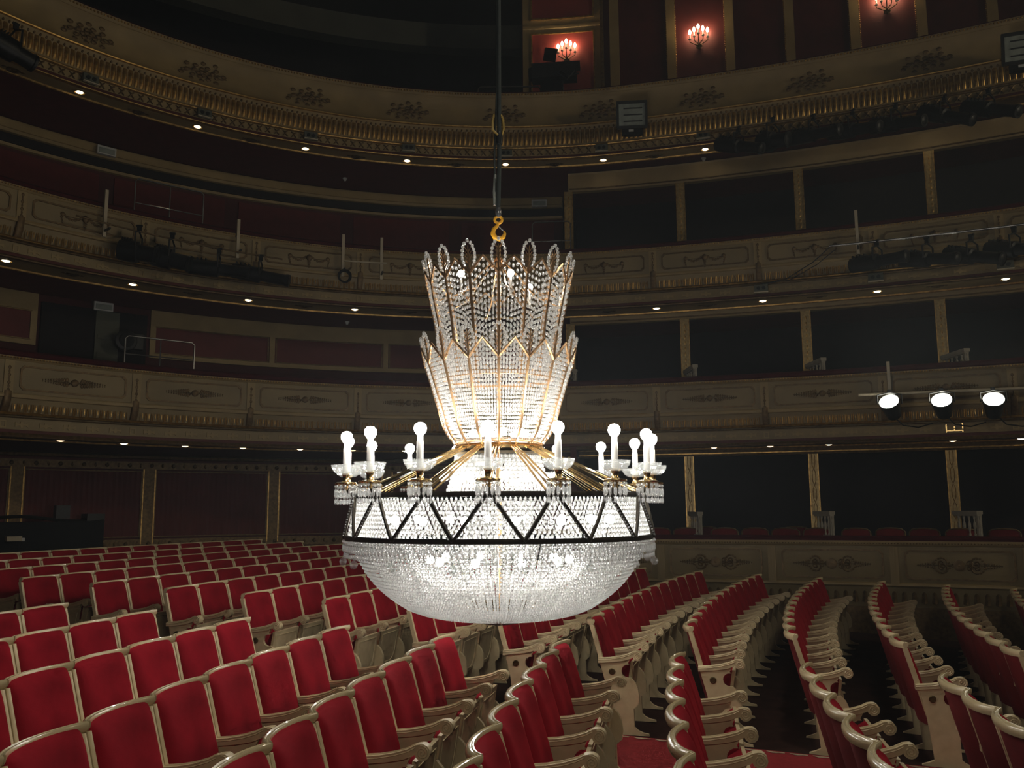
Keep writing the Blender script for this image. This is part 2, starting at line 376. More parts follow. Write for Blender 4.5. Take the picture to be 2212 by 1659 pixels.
PLATE = {k: plate_mesh(k) for k in ('bone', 'square', 'lattice')}
def bracket_mesh(zt, zf0, zf1):
    """pilaster with scroll bracket that curls under the front"""
    bb = B(); bb.prism([(-.075, 0), (.075, 0), (.075, zt-zf0), (-.075, zt-zf0)], -.022, .02)
    bb2 = B(); n = 7; v = []; f = []
    for i in range(n+1):
        t = i/n; z = (zf0+.05)+(zf1-zf0-.10)*t-zf0; o = -.025-.015*math.sin(PI*t)+.11*t*t
        for x, d in ((-.055, 0), (-.04, -.012), (.04, -.012), (.055, 0), (.055, .08), (-.055, .08)): v.append((x, o+d, z))
    for i in range(n):
        for k in range(6): f.append((i*6+k, (i+1)*6+k, (i+1)*6+(k+1) % 6, i*6+(k+1) % 6))
    f += [tuple(range(6)), tuple(n*6+k for k in range(5, -1, -1))]; bb2.add(v, f)
    bb3 = B()
    for k in range(7): bb3.blob((0, -.026, .06+.06*k), (.028-.012*(k % 2), .014, .034), 5)
    return bb.mesh('pilaster', 'fcream'), bb2.mesh('scroll_bracket', 'gold_dk', 50), bb3.mesh('leaf_drop', 'gold_dk', 50)
SP = [-13.46, -11.41, -9.36, -7.32, -5.27, -3.25, -1.25, .74, 2.79, 4.87, 6.91, 8.96]
def bead_row(parent, s0, s1, off, z, step, r, m='gold'):
    pos = []; s = s0
    while s < s1: x, y = P(s, off); pos.append((x, y, z)); s += step
    ob('bead_row', bead_mesh('bead_row', pos, [(r, r)]*len(pos), m), parent, kind='stuff')
def balcony(label, z, orn, ceil_back, flute_step=.107):
    """z: cushion top, cushion bottom, cornice bottom, panel bottom, flute top, flute bottom, fillet bottom, frieze top, frieze bottom, red bottom, soffit"""
    ct, cb, kb, pb, ft, fb, lb, rt_, rb, db, so = z
    t = thing('balcony', label, 'balcony')
    sw('floor_slab', t, 'dark', rect(.12, ceil_back, ct-.95, ct-.9), S0, S1)
    sw('front_wall', t, 'fpanel', [(0, kb), (0, pb), (.025, ft), (.03, ft-.02), (.115, fb), (.115, so), (.28, so), (.28, kb)], S0, S1)
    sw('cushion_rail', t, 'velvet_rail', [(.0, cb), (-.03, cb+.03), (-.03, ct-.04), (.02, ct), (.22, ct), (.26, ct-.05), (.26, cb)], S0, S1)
    sw('rail_cornice', t, 'fcream', [(.0, kb), (-.02, kb+.01), (-.035, kb+.035), (-.06, cb-.02), (-.06, cb), (.1, cb), (.1, kb)], S0, S1)
    bead_row(t, S0, S1, -.062, cb-.022, .05, .017)
    sw('base_torus', t, 'fcream', [(0, pb+.02), (-.02, pb+.01), (-.03, pb-.02), (-.02, ft+.01), (.03, ft), (.05, pb)], S0, S1)
    sw('gilt_fillet', t, 'gold', [(.1, lb), (.03, lb+.008), (.02, lb+.022), (.05, fb-.012), (.10, fb)], S0, S1)
    sw('thin_fillet', t, 'gold_dk', [(.12, lb-.035), (.07, lb-.03), (.06, lb-.015), (.12, lb-.008)], S0, S1)
    sw('frieze', t, 'fpanel', rect(.085, .13, rb, rt_), S0, S1)
    sw('red_band', t, 'red_line', [(.13, db), (.09, db), (.10, rb), (.13, rb)], S0, S1)
    sw('lower_fillet', t, 'gold_dk', [(.13, so-.005), (.05, so), (.04, so+.02), (.075, db-.005), (.13, db)], S0, S1)
    pl_, br, lf = bracket_mesh(kb, pb, fb); fm = flute_mesh(ft-fb, flute_step*.92)
    for s in SP:
        p = on_curve('pilaster', pl_, t, s, 0, pb); on_curve('leaf_drop', lf, t, s, 0, pb)
        on_curve('scroll_bracket', br, t, s, .0, pb)
        on_curve('frieze_square', PLATE['square'], t, s, .085, (rt_+rb)/2)
    for a, b in zip(SP[:-1], SP[1:]):
        bb = B(); bb.add(*frame_ring(a+.17, b-.17, pb+.075, kb-.065, .055, .028, 0, .02)); ob('panel_frame', bb.mesh('panel_frame', 'gold_dk', 40), t)
        on_curve('ornament', ORN[orn], t, (a+b)/2, -.004, (pb+kb)/2)
        n = int((b-a-.2)/flute_step); st = (b-a-.2)/n
        for i in range(n): on_curve('flute', fm, t, a+.1+(i+.5)*st, .07, fb)
        n = int((b-a-.2)/.31); st = (b-a-.2)/n
        for i in range(n): on_curve('frieze_plate', PLATE['bone'], t, a+.1+(i+.5)*st, .085, (rt_+rb)/2)
    return t
b1 = balcony('lowest balcony with cream panels, laurel sprays and dark red velvet rail', (4.74, 4.62, 4.56, 4.02, 3.96, 3.75, 3.69, 3.63, 3.47, 3.42, 3.35), 'spray', 3.4)
b2 = balcony('middle balcony with masked swag panels and gilt fluted moulding', (7.51, 7.40, 7.34, 6.86, 6.81, 6.59, 6.53, 6.47, 6.32, 6.27, 6.22), 'mask', 3.4, .102)
b3 = thing('balcony', 'topmost balcony with smooth cream front, leafy bouquets and deep gadroons', 'balcony')
sw('floor_slab', b3, 'dark', rect(.12, 2.6, 10.0, 10.05), S0, S1)
sw('front_wall', b3, 'fcream', [(-.03, 10.86), (.05, 10.78), (.085, 10.6), (.08, 10.4), (.03, 10.26), (0, 10.22), (.05, 10.12), (.05, 9.8), (.115, 9.76), (.115, 9.5), (.3, 9.5), (.3, 10.86)], S0, S1)
sw('rail_cornice', b3, 'fcream', [(-.03, 10.85), (-.06, 10.88), (-.07, 10.94), (.2, 10.94), (.2, 10.85)], S0, S1)
bead_row(b3, S0, S1, -.07, 10.905, .06, .022)
sw('cushion_rail', b3, 'velvet_rail', [(-.03, 10.94), (-.03, 10.98), (.03, 11.0), (.25, 11.0), (.25, 10.94)], S0, S1)
sw('gilt_line', b3, 'gold', [(.02, 10.19), (-.03, 10.195), (-.035, 10.215), (.02, 10.225)], S0, S1)
sw('gilt_fillet', b3, 'gold', [(.1, 9.735), (.03, 9.74), (.02, 9.755), (.06, 9.785), (.1, 9.79)], S0, S1)
sw('frieze', b3, 'fcream', rect(.085, .13, 9.59, 9.73), S0, S1)
sw('red_band', b3, 'red_line', [(.13, 9.54), (.09, 9.54), (.1, 9.59), (.13, 9.59)], S0, S1)
sw('lower_fillet', b3, 'gold', [(.13, 9.495), (.05, 9.5), (.04, 9.515), (.075, 9.535), (.13, 9.54)], S0, S1)
gm = gadroon_mesh(.30, .10); n = int((S1-S0)/.1)
for i in range(n): on_curve('gadroon', gm, b3, S0+(i+.5)*.1, .05, 9.81)
bb = B()
for i in range(n): x, y = P(S0+i*.1, .035); bb.blob((x, y, 10.135), (.025, .02, .03), 5)
ob('tooth_row', bb.mesh('tooth_row', 'gold_dk'), b3, kind='stuff')
for i in range(int((S1-S0)/.17)): on_curve('frieze_lattice', PLATE['lattice'], b3, S0+.08+.17*i, .085, 9.66)
SL3 = [-14.6, -12.56, -10.5, -8.43, -6.37, -4.32, -2.28, -.25, 1.84, 3.93, 5.99, 8.05]
for s in SL3: on_curve('bouquet', ORN['bouquet'], b3, s, .07, 10.47)
# soffits and ceilings under each balcony
for t, so, w0, w1 in ((b1, 3.35, .115, .75), (b2, 6.22, .115, .80), (b3, 9.5, .115, .55)):
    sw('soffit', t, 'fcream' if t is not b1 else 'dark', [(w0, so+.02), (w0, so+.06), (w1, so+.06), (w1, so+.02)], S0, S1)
    sw('soffit_edge', t, 'gold', [(w1-.06, so+.02), (w1-.05, so-.006), (w1-.01, so-.01), (w1, so+.02)], S0, S1)
    sw('ceiling_panel', t, 'ceil', rect(w1, 4.4, so+.05, so+.10), S0, S1)
SLM = {2: [(a+b)/2 for a, b in zip(SP[:-1], SP[1:])], 3: [(a+b)/2 for a, b in zip(SL3[:-1], SL3[1:])]}
rm = B().lathe([(.11, 0), (.11, -.018), (.07, -.03), (.04, -.012), (0, -.03)], 12)
for d in (-1, 1): rm.blob((d*.15, 0, -.008), (.05, .03, .012), 6)
rm = rm.mesh('soffit_rosette', 'gold_dk', 50)
for t, so, L in ((b2, 6.24, SLM[2]), (b3, 9.52, SLM[3])):
    for s in L: on_curve('soffit_rosette', rm, t, s, .38, so)
# --- walls behind the balconies (back of the house)
w1 = struct('wall_first_tier', sweep(B(), rect(2.44, 2.6, 3.7, 6.4), S0, SB-.2).mesh('wall_first_tier', 'wall_red'))
def panel_wall(w_, segs, zt, zb, zt2, zb2, m='fcream'):
    for a, b, cuts in segs:
        sw('frame_head', w_, m, rect(2.38, 2.44, zt2, zt), a, b); sw('frame_sill', w_, m, rect(2.38, 2.44, zb, zb2), a, b)
        for c in [a, b-.09]+[k-.045 for k in cuts]: sw('frame_stile', w_, m, rect(2.38, 2.44, zb2, zt2), c, c+.09, .1)
        e = [a]+list(cuts)+[b]
        for p, q in zip(e[:-1], e[1:]):
            sw('red_panel', w_, 'panel_red', rect(2.41, 2.445, zb2, zt2), p+.05, q-.05)
            bb = B(); bb.add(*frame_ring(p+.06, q-.06, zb2+.005, zt2-.005, .001, .02, 2.40, .02)); ob('gilt_edge', bb.mesh('gilt_edge', 'gold_dk'), w_)
panel_wall(w1, [(-15.4, -10.25, (-13.7, -11.97)), (-8.56, -1.3, (-6.54, -4.52, -2.9))], 6.26, 5.27, 5.93, 5.36)
sw('door_recess', w1, 'dark', rect(2.36, 2.43, 3.7, 6.12), -10.2, -8.62)
w2 = struct('wall_second_tier', sweep(B(), rect(2.45, 2.6, 6.5, 9.6), S0, SB-.2).mesh('wall_second_tier', 'wall_red'))
sw('frieze_band', w2, 'fcream', [(2.45, 9.24), (2.36, 9.25), (2.33, 9.30), (2.36, 9.33), (2.36, 9.5), (2.45, 9.5)], S0, SB-.2)
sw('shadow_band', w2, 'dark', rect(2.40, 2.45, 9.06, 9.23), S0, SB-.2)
sw('thin_cornice', w2, 'fcream', [(2.45, 8.97), (2.38, 8.98), (2.36, 9.03), (2.45, 9.06)], S0, SB-.2)
for a, b in zip(SP[:-6], SP[1:-5]): sw('dark_panel', w2, 'ceil', rect(2.42, 2.46, 7.2, 8.9), a+.12, b-.12)
# --- boxes on the side of the house: pillars, beams, low balustrades
SPIL = [-1.02, 1.26, 3.59, 5.93, 8.27]
def pillar_mesh(z0, z1, chain):
    h = z1-z0; a = B().box((0, 0, h/2), (.19, .10, h)); b_ = B()
    b_.box((0, -.052, h/2), (.018, .02, h))
    c_ = B()
    if chain:
        n = int(h/.30)
        for i in range(n):
            zc = h*(i+.5)/n; q = h/n/2
            c_.tube([(0, -.055, zc-q), (-.03, -.056, zc-q*.5), (-.032, -.056, zc+q*.5), (0, -.055, zc+q), (.032, -.056, zc+q*.5), (.03, -.056, zc-q*.5), (0, -.055, zc-q)], .006, 4)
    else:
        for i in range(int(h/.12)): c_.blob((0, -.052, .06+.12*i), (.02, .01, .045), 5)
    return a.mesh('shaft', 'gold_pil'), b_.mesh('gilt_edge', 'gold'), c_.mesh('chain_relief', 'gold', 50)
ORD = ['first', 'second', 'third', 'fourth', 'fifth', 'sixth', 'seventh', 'eighth', 'ninth', 'tenth', 'eleventh', 'twelfth', 'thirteenth', 'fourteenth', 'fifteenth', 'sixteenth', 'seventeenth']
LV = [('stalls-level', .3, 3.26, True), ('first-tier', 3.85, 6.12, False), ('second-tier', 6.6, 9.1, False)]
for lv, z0, z1, ch in LV:
    A, E_, C_ = pillar_mesh(z0, z1, ch)
    for i, s in enumerate(SPIL):
        x, y = P(s, 1.02)
        if not any(in_view((x, y, z)) for z in (z0, z1)): continue
        p = thing('box_pillar', f'slim gilt pillar between the {lv} boxes, {ORD[i]} from the chandelier', 'pillar', (x, y, z0), RZ(s), 'slim pillars between the boxes')
        ob('shaft', A, p); ob('gilt_edge', E_, p, (-.085, 0, 0)); ob('gilt_edge', E_, p, (.085, 0, 0)); ob('chain_relief', C_, p)
for q_, (nm, (za, zb_)) in enumerate({'stalls-level': (3.22, 3.38), 'first-tier': (6.1, 6.28), 'second-tier': (9.09, 9.48)}.items()):
    bm_ = struct(f'trim_{q_+1}', sweep(B(), [(.96, za), (.94, za+.03), (.90, zb_-.04), (.88, zb_), (1.1, zb_), (1.1, za)], SB-.02, S1).mesh('trim_1', 'fcream' if nm != 'stalls-level' else 'gold_dk'))
    ob('beam_moulding', sweep(B(), [(.95, za+.03), (.92, za+.04), (.92, za+.06), (.95, za+.07)], SB, S1).mesh('beam_moulding', 'gold' if nm == 'stalls-level' else 'gold_dk'), bm_)
balm = B().lathe([(.020, 0), (.022, .03), (.012, .045), (.016, .09), (.028, .16), (.024, .21), (.012, .25), (.014, .28), (.022, .31), (.022, .34)], 8).mesh('baluster', 'marble', 50)
for lv, zb_, zt in (('stalls-level', 1.62, 2.10), ('first-tier', 4.66, 5.0)):
    for i, s in enumerate(SPIL[1:-1] if lv == 'stalls-level' else SPIL[:-1]):
        i = i+1 if lv == 'stalls-level' else i
        x, y = P(s, .92); dx, dy = (.20, -.74); L = math.hypot(dx, dy); ang = math.atan2(dy, dx)
        if not in_view((x, y, zt)): continue
        t = thing('balustrade', f'short pale balustrade at the {ORD[i]} {lv} box divider from the chandelier', 'balustrade', (x, y, zb_), ang, 'box divider balustrades')
        ob('top_rail', B().box((L/2, 0, zt-zb_-.03), (L+.06, .11, .06)).box((L/2, 0, zt-zb_-.075), (L+.03, .085, .03)).mesh('top_rail', 'marble'), t)
        ob('bottom_rail', B().box((L/2, 0, .02), (L+.02, .09, .04)).mesh('bottom_rail', 'marble'), t)
        k = (zt-zb_-.13)/.34
        for j in range(5): ob('baluster', balm, t, (.1+.17*j, 0, .04), scale=(1, 1, k))
        ob('end_post', B().box((L-.01, 0, (zt-zb_)/2), (.06, .07, zt-zb_-.05)).mesh('end_post', 'marble'), t)
# --- front of the stalls-level boxes
t0 = thing('box_parapet', 'low cream box parapet with scrollwork panels along the side of the stalls', 'parapet')
sw('front_wall', t0, 'fpanel', [(0, 1.5), (0, .82), (.04, .76), (.04, -.35), (.28, -.35), (.28, 1.5)], SB, S1)
sw('cushion_rail', t0, 'velvet_rail', [(-.02, 1.57), (-.03, 1.62), (.02, 1.66), (.22, 1.66), (.26, 1.57)], SB, S1)
sw('rail_cornice', t0, 'fcream', [(0, 1.48), (-.03, 1.49), (-.05, 1.52), (-.06, 1.555), (-.06, 1.575), (.1, 1.575), (.1, 1.48)], SB, S1)
bead_row(t0, SB, S1, -.055, 1.53, .05, .014, 'gold_dk')
sw('base_torus', t0, 'fcream', [(0, .84), (-.025, .82), (-.03, .79), (0, .765), (.05, .76), (.05, .84)], SB, S1)
sw('plinth', t0, 'gold_dk', rect(.0, .05, -.35, .42), SB, S1)
n = int((S1-SB)/.16)
lfm = B().add(*(lambda v, f: (v, f))(*[[(-.05, 0, 0), (0, -.03, -.02), (.05, 0, 0), (.035, -.02, .16), (0, -.045, .2), (-.035, -.02, .16), (0, -.03, .1)], [(0, 1, 6), (1, 2, 6), (2, 3, 6), (3, 4, 6), (4, 5, 6), (5, 0, 6)]])).mesh('base_leaf', 'gold_dk')
for i in range(n): on_curve('base_leaf', lfm, t0, SB+(i+.5)*.16, .03, .5)
pm = B().box((0, -.015, .33), (.14, .05, .66)).box((-.04, -.045, .33), (.02, .014, .6)).box((0, -.045, .33), (.02, .014, .6)).box((.04, -.045, .33), (.02, .014, .6)).mesh('pilaster', 'fcream')
for s in SP[6:]:
    if s < SB: continue
    on_curve('pilaster', pm, t0, s, 0, .82)
for a, b in zip(SP[6:-1], SP[7:]):
    a = max(a, SB)
    bb = B(); bb.add(*frame_ring(a+.17, b-.17, .90, 1.42, .06, .03, 0, .022)); ob('panel_frame', bb.mesh('panel_frame', 'gold_dk', 40), t0)
    on_curve('ornament', ORN['scroll'], t0, (a+b)/2, -.004, 1.16, scale=(1.12, 1, 1.12))
# ================================================================ upper house
wu = struct('wall_upper', sweep(B(), rect(2.06, 2.3, 9.9, 16.5), -1.95, S1).mesh('wall_upper', 'wall_red'))
sw('framed_bay', wu, 'fcream', rect(2.0, 2.06, 11.3, 16.4), -1.93, -.38, .3)
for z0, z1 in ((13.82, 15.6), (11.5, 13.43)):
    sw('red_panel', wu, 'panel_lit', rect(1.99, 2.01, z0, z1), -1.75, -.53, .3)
    bb = B(); bb.add(*frame_ring(-1.77, -.51, z0-.02, z1+.02, .001, .03, 2.0, .04)); ob('gilt_edge', bb.mesh('gilt_edge', 'gold'), wu)
sw('bay_moulding', wu, 'fcream', [(2.02, 13.55), (1.985, 13.58), (1.98, 13.66), (2.02, 13.72)], -1.93, -.38, .3)
sw('corner_pilaster', wu, 'gold_dk', rect(1.86, 2.08, 11.2, 16.4), -.39, -.33, .3)
PILS = [-.12, 1.10, 2.34, 3.56, 4.81, 6.03, 7.23, 8.45]
for i, s in enumerate(PILS):
    sw('pilaster', wu, 'fcream', rect(1.97, 2.06, 11.85-.05*i, 16.4), s-.09, s+.09, .3)
for i, (a, b) in enumerate(zip(PILS[:-1], PILS[1:])):
    sw('red_panel', wu, 'panel_red' if i in (1, 4) else 'panel_unlit', rect(2.03, 2.07, 11.0, 16.4), a+.10, b-.10, .3)  # redder silk beside sconces, darker elsewhere: their glow set by colour
    if i % 3 == 1 or True:
        for s in ((a+.10, b-.10) if i in (1, 4) else (b-.10,)):
            pos = [(*P(s, 2.0), 11.9+.045*k) for k in range(95)]
            ob('gilt_beading', bead_mesh('gilt_beading', pos, [(.014, .02)]*len(pos), 'gold'), wu, kind='stuff')
wg = struct('wall_gallery', sweep(B(), rect(6.0, 6.2, 9.9, 17), S0, -1.8).mesh('wall_gallery', 'dark'))
sw('gallery_beam', wg, 'greywall', [(4.0, 14.2), (3.98, 14.24), (4.0, 14.86), (4.4, 14.9), (4.4, 14.2)], S0, -1.0)
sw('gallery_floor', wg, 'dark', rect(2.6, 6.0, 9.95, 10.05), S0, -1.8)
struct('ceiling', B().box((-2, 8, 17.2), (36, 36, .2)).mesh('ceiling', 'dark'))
# --- candle sconces on the upper wall
def sconce(label, s, z, off=2.0, n=5):
    x, y = P(s, off); t = thing('wall_sconce', label, 'sconce', (x, y, z), RZ(s), 'candle sconces on the upper wall')
    ob('back_plate', B().lathe([(.06, 0), (.075, -.02), (.05, -.05), (.02, -.06), (0, -.06)], 10, (0, 0, -.28), axis='y').mesh('back_plate', 'gold_dk', 50), t)
    bb = B(); [bb.blob((.05*math.cos(a), -.05, -.30+.05*math.sin(a)), (.03, .02, .03), 5) for a in (0, 1.2, 2.4, 3.6, 4.8)]
    ob('leaf_boss', bb.mesh('leaf_boss', 'gold_dk'), t)
    for i in range(n):
        q = -1+2*i/(n-1); X = q*.20; Yo = -.10-.10*(1-abs(q)); zc = -.02-.06*abs(q)
        ob('arm', B().tube([(0, -.05, -.28), (X*.35, Yo*.8, -.27+.05*(1-abs(q))), (X*.85, Yo, -.22), (X, Yo, zc-.12), (X, Yo, zc-.06)], .011, 6).mesh('arm', 'gold_dk', 50), t)
        c = ob('candle', B().lathe([(.01, -.075), (.034, -.06), (.036, -.045), (.014, -.04), (.014, .06), (.0, .065)], 8, (X, Yo, zc)).mesh('candle', 'sleeve', 50), t)
        ob('flame_bulb', B().lathe([(.008, .055), (.03, .09), (.034, .12), (.018, .165), (0, .19)], 10, (X, Yo, zc)).mesh('flame_bulb', 'sconce', True), c)
sconce('lit candle sconce on the red panel above the square floodlight', 1.70, 12.98)
sconce('lit candle sconce cut off by the top edge of the photo, at right', 5.42, 13.0)
sconce('lit candle sconce half hidden behind the black followspot', -1.06, 13.02)
# --- downlights
dlm = B().lathe([(.105, 0), (.115, -.012), (.085, -.02), (.065, -.004)], 16).mesh('trim_ring', 'gold', 50)
dll = {k: B().lathe([(.066, 0), (.058, -.018), (.03, -.03), (0, -.033)], 14).mesh('lens', k, True) for k in ('down', 'down_lo')}
def downlight(label, s, off, z, m):
    x, y = P(s, off); t = thing('downlight', label, 'downlight', (x, y, z), RZ(s), 'downlights under the balcony edges')
    ob('trim_ring', dlm, t); ob('lens', dll[m], t)
def nth(i): return ORD[i]
for i, s in enumerate([-10.41, -9.4, -8.37, -7.35, -6.3, -5.3, -4.29]): downlight(f'dim downlight under the lowest balcony, {nth(i)} from the left', s, .35, 3.365, 'down' if i in (1, 6) else 'down_lo')
for i, s in enumerate([1.79, 2.84, 3.89, 5.95, 6.99]): downlight(f'dim downlight under the lowest balcony, {nth(i)} right of the chandelier', s, .35, 3.365, 'down' if i == 4 else 'down_lo')
for i, s in enumerate([-11.44, -9.41, -7.36, -5.32]): downlight(f'lit downlight under the middle balcony, {nth(i)} from the left', s, .32, 6.235, 'down')
for i, s in enumerate([.76, 2.83, 4.89, 6.96]): downlight(f'lit downlight under the middle balcony, {nth(i)} right of the chandelier', s, .32, 6.235, 'down')
for i, s in enumerate([-10.5, -8.43, -6.37, -4.32, -2.28, -.25, 1.84, 5.99]): downlight(f'lit downlight under the topmost balcony, {nth(i)} from the left', s, .30, 9.515, 'down')
# socket boxes above the downlights
sbm = (B().box((0, 0, 0), (.26, .08, .15)).mesh('housing', 'greywall'), B().lathe([(.035, 0), (.035, -.02), (0, -.02)], 10, (0, -.04, 0), axis='y').mesh('socket', 'black'), B().box((0, -.05, -.082), (.27, .05, .018)).mesh('ledge', 'post'))
for i, (s, z, lv) in enumerate([(-10.45, 9.66, 'topmost'), (-8.40, 9.66, 'topmost'), (-6.33, 9.66, 'topmost'), (-4.32, 9.66, 'topmost'), (-2.27, 9.62, 'topmost'), (-.25, 9.64, 'topmost'), (1.83, 9.68, 'topmost'), (2.82, 6.40, 'middle'), (4.87, 6.42, 'middle'), (6.95, 6.40, 'middle')]):
    k = i if i < 7 else i-7; x, y = P(s, .0)
    t = thing('socket_box', f'socket box on the frieze of the {lv} balcony, {nth(k)} from the left', 'socket box', (x, y, z), RZ(s), 'socket boxes on the balcony friezes')
    ob('housing', sbm[0], t); ob('socket', sbm[1], t, (-.05, 0, 0)); ob('socket', sbm[1], t, (.05, 0, 0)); ob('ledge', sbm[2], t)
# --- stage lanterns
def lantern_parts(L, r):
    body = B().lathe([(r*.6, -L*.5), (r*.95, -L*.47), (r, -L*.2), (r*.98, 0), (r*.72, .02*L), (r*.72, L*.42), (r*.8, L*.44), (r*.8, L*.5)], 14, axis='x')
    for k in range(4): body.box((-L*.42+.07*L*k, 0, r*.98), (.02*L, r*1.1, .05))
    lens = B().lathe([(r*.68, L*.49), (r*.5, L*.505), (0, L*.51)], 14, axis='x')
    yoke = B().tube([(0, -r*1.12, 0), (0, -r*1.12, r*1.6), (0, 0, r*2.0), (0, r*1.12, r*1.6), (0, r*1.12, 0)], .016, 6)
    clamp = B().box((0, 0, r*2.0+.05), (.07, .05, .1)).tube([(-.05, 0, r*2+.1), (.05, 0, r*2+.1)], .022, 8)
    return body.mesh('body', 'black', 40), lens.mesh('lens', 'black', True), yoke.mesh('yoke', 'black', 50), clamp.mesh('clamp', 'black', 50)
LP = {1: lantern_parts(1.1, .145), 2: lantern_parts(.66, .19)}
def lantern(label, s, z, yaw, tilt, kind=1, off=-.4, grp='black stage lanterns on the balconies'):
    x, y = P(s, off); t = thing('stage_lantern', label, 'stage light', (x, y, z), RZ(s)+math.radians(yaw), grp)
    q = math.radians(tilt)
    for nm, d in zip(('body', 'lens', 'yoke', 'clamp'), LP[kind]):
        o = ob(nm, d, t)
        if nm in ('body', 'lens'): o.rotation_euler = (0, q, 0)
for i, (s, z, y_, t_) in enumerate([(2.54, 9.19, -30, 22), (3.2, 9.20, -30, 12), (3.95, 9.22, -32, 10), (4.65, 9.19, -32, 12), (5.39, 9.18, -32, 14), (6.2, 9.17, -32, 28), (6.9, 9.15, -34, 26)]):
    lantern(f'black stage lantern hanging under the topmost balcony, {nth(i)} from the left', s, z, y_, t_, 1 if i != 1 else 2)
for i, (s, z, y_, t_) in enumerate([(4.92, 6.62, -30, 3), (5.75, 6.56, -32, 12), (6.45, 6.52, -34, 18), (7.1, 6.56, -34, 14)]):
    lantern(f'black stage lantern on the middle balcony at right, {nth(i)} from the left', s, z, y_, t_)
for i, (s, z, y_, t_, k) in enumerate([(-9.6, 6.62, -35, 8, 2), (-9.0, 6.60, -30, 12, 2), (-8.12, 6.56, -24, 4, 1), (-7.32, 6.55, -24, 10, 1)]):
    lantern(f'black stage lantern on the middle balcony at left, {nth(i)} from the left', s, z, y_, t_, k)
lantern('bulky black lantern at the far left of the topmost balcony', -11.9, 9.42, 0, 10, 2, -.4)
# pipes and posts that carry them
def pipe(label, pts, r=.022, m='black'):
    c = [(*P(s, o), z) for s, o, z in pts]; base = Vector(c[0])
    return thing('lighting_bar', label, 'pipe', base, data=B().tube([Vector(p)-base for p in c], r, 8).mesh('lighting_bar', m, 50))
def arcpts(s0, s1, o, z0, z1, n=10): return [(s0+(s1-s0)*i/n, o, z0+(z1-z0)*i/n) for i in range(n+1)]
pipe('long thin lighting bar below the topmost balcony at right', arcpts(1.75, 7.7, -.4, 9.57, 9.55, 14), .02, 'gold_dk')
pipe('lighting bar on the middle balcony at right', arcpts(4.1, 7.5, -.4, 7.0, 6.98), .022, 'steel')
pipe('thin lighting bar on the middle balcony at left', arcpts(-10.7, -6.9, -.4, 7.03, 6.92, 14), .016, 'gold_dk')
pipe('short empty lighting bar between two pale posts', arcpts(-5.66, -4.78, -.4, 7.02, 7.04), .016, 'post')
pipe('pale lighting bar carrying the three lit floodlights', arcpts(4.45, 7.6, -.5, 4.17, 4.13), .028, 'post')
def post(label, s, z0, z1, off=-.12):
    x, y = P(s, off); t = thing('pipe_post', label, 'post', (x, y, z0), RZ(s), 'pale posts clamped to the balconies')
    ob('upright', B().box((0, 0, (z1-z0)/2), (.055, .05, z1-z0)).mesh('upright', 'post'), t)
    ob('hook_plate', B().box((0, .10, z1-z0-.30), (.05, .2, .03)).box((0, -.12, .1), (.03, .26, .03)).mesh('hook_plate', 'black'), t)
post('pale wooden post standing above the left end of the middle balcony bar', -10.1, 6.86, 7.70)
post('pale wooden post above the left stage lanterns on the middle balcony', -7.7, 6.9, 7.66)
post('pale post at the left end of the short empty bar', -5.64, 6.78, 7.64)
post('pale post at the right end of the short empty bar', -4.86, 6.77, 7.64)
post('pale post on the middle balcony at right, above the lanterns', 4.6, 6.86, 7.72)
post('pale post above the leftmost lit floodlight', 4.98, 4.10, 4.80)
# coil and speaker hung near the short bar
x, y = P(-5.62, -.25)
t = thing('cable_coil', 'dark cable coil hanging on the left post of the short bar', 'cable', (x, y, 6.75), RZ(-5.62))
for k in range(3): ob('loop', B().tube([((.13-.015*k)*math.cos(a*PI/8), .02*k-.02, (.13-.012*k)*math.sin(a*PI/8)) for a in range(17)], .014, 6).mesh('loop', 'black', 60), t)
# sagging cable at right, middle balcony
pts = [(2.82, -.03, 6.48), (3.3, -.12, 6.52), (3.8, -.3, 6.75), (4.13, -.4, 7.0)]
c = [(*P(s, o), z) for s, o, z in pts]; base = Vector(c[0])
thing('hanging_cable', 'dark cables running from a socket box up to the lighting bar', 'cable', base, data=B().tube([Vector(p)-base for p in c], .01, 6).tube([Vector(p)-base+Vector((.06, -.02, -.03*k)) for k, p in enumerate(c)], .008, 6).mesh('hanging_cable', 'black', 60))
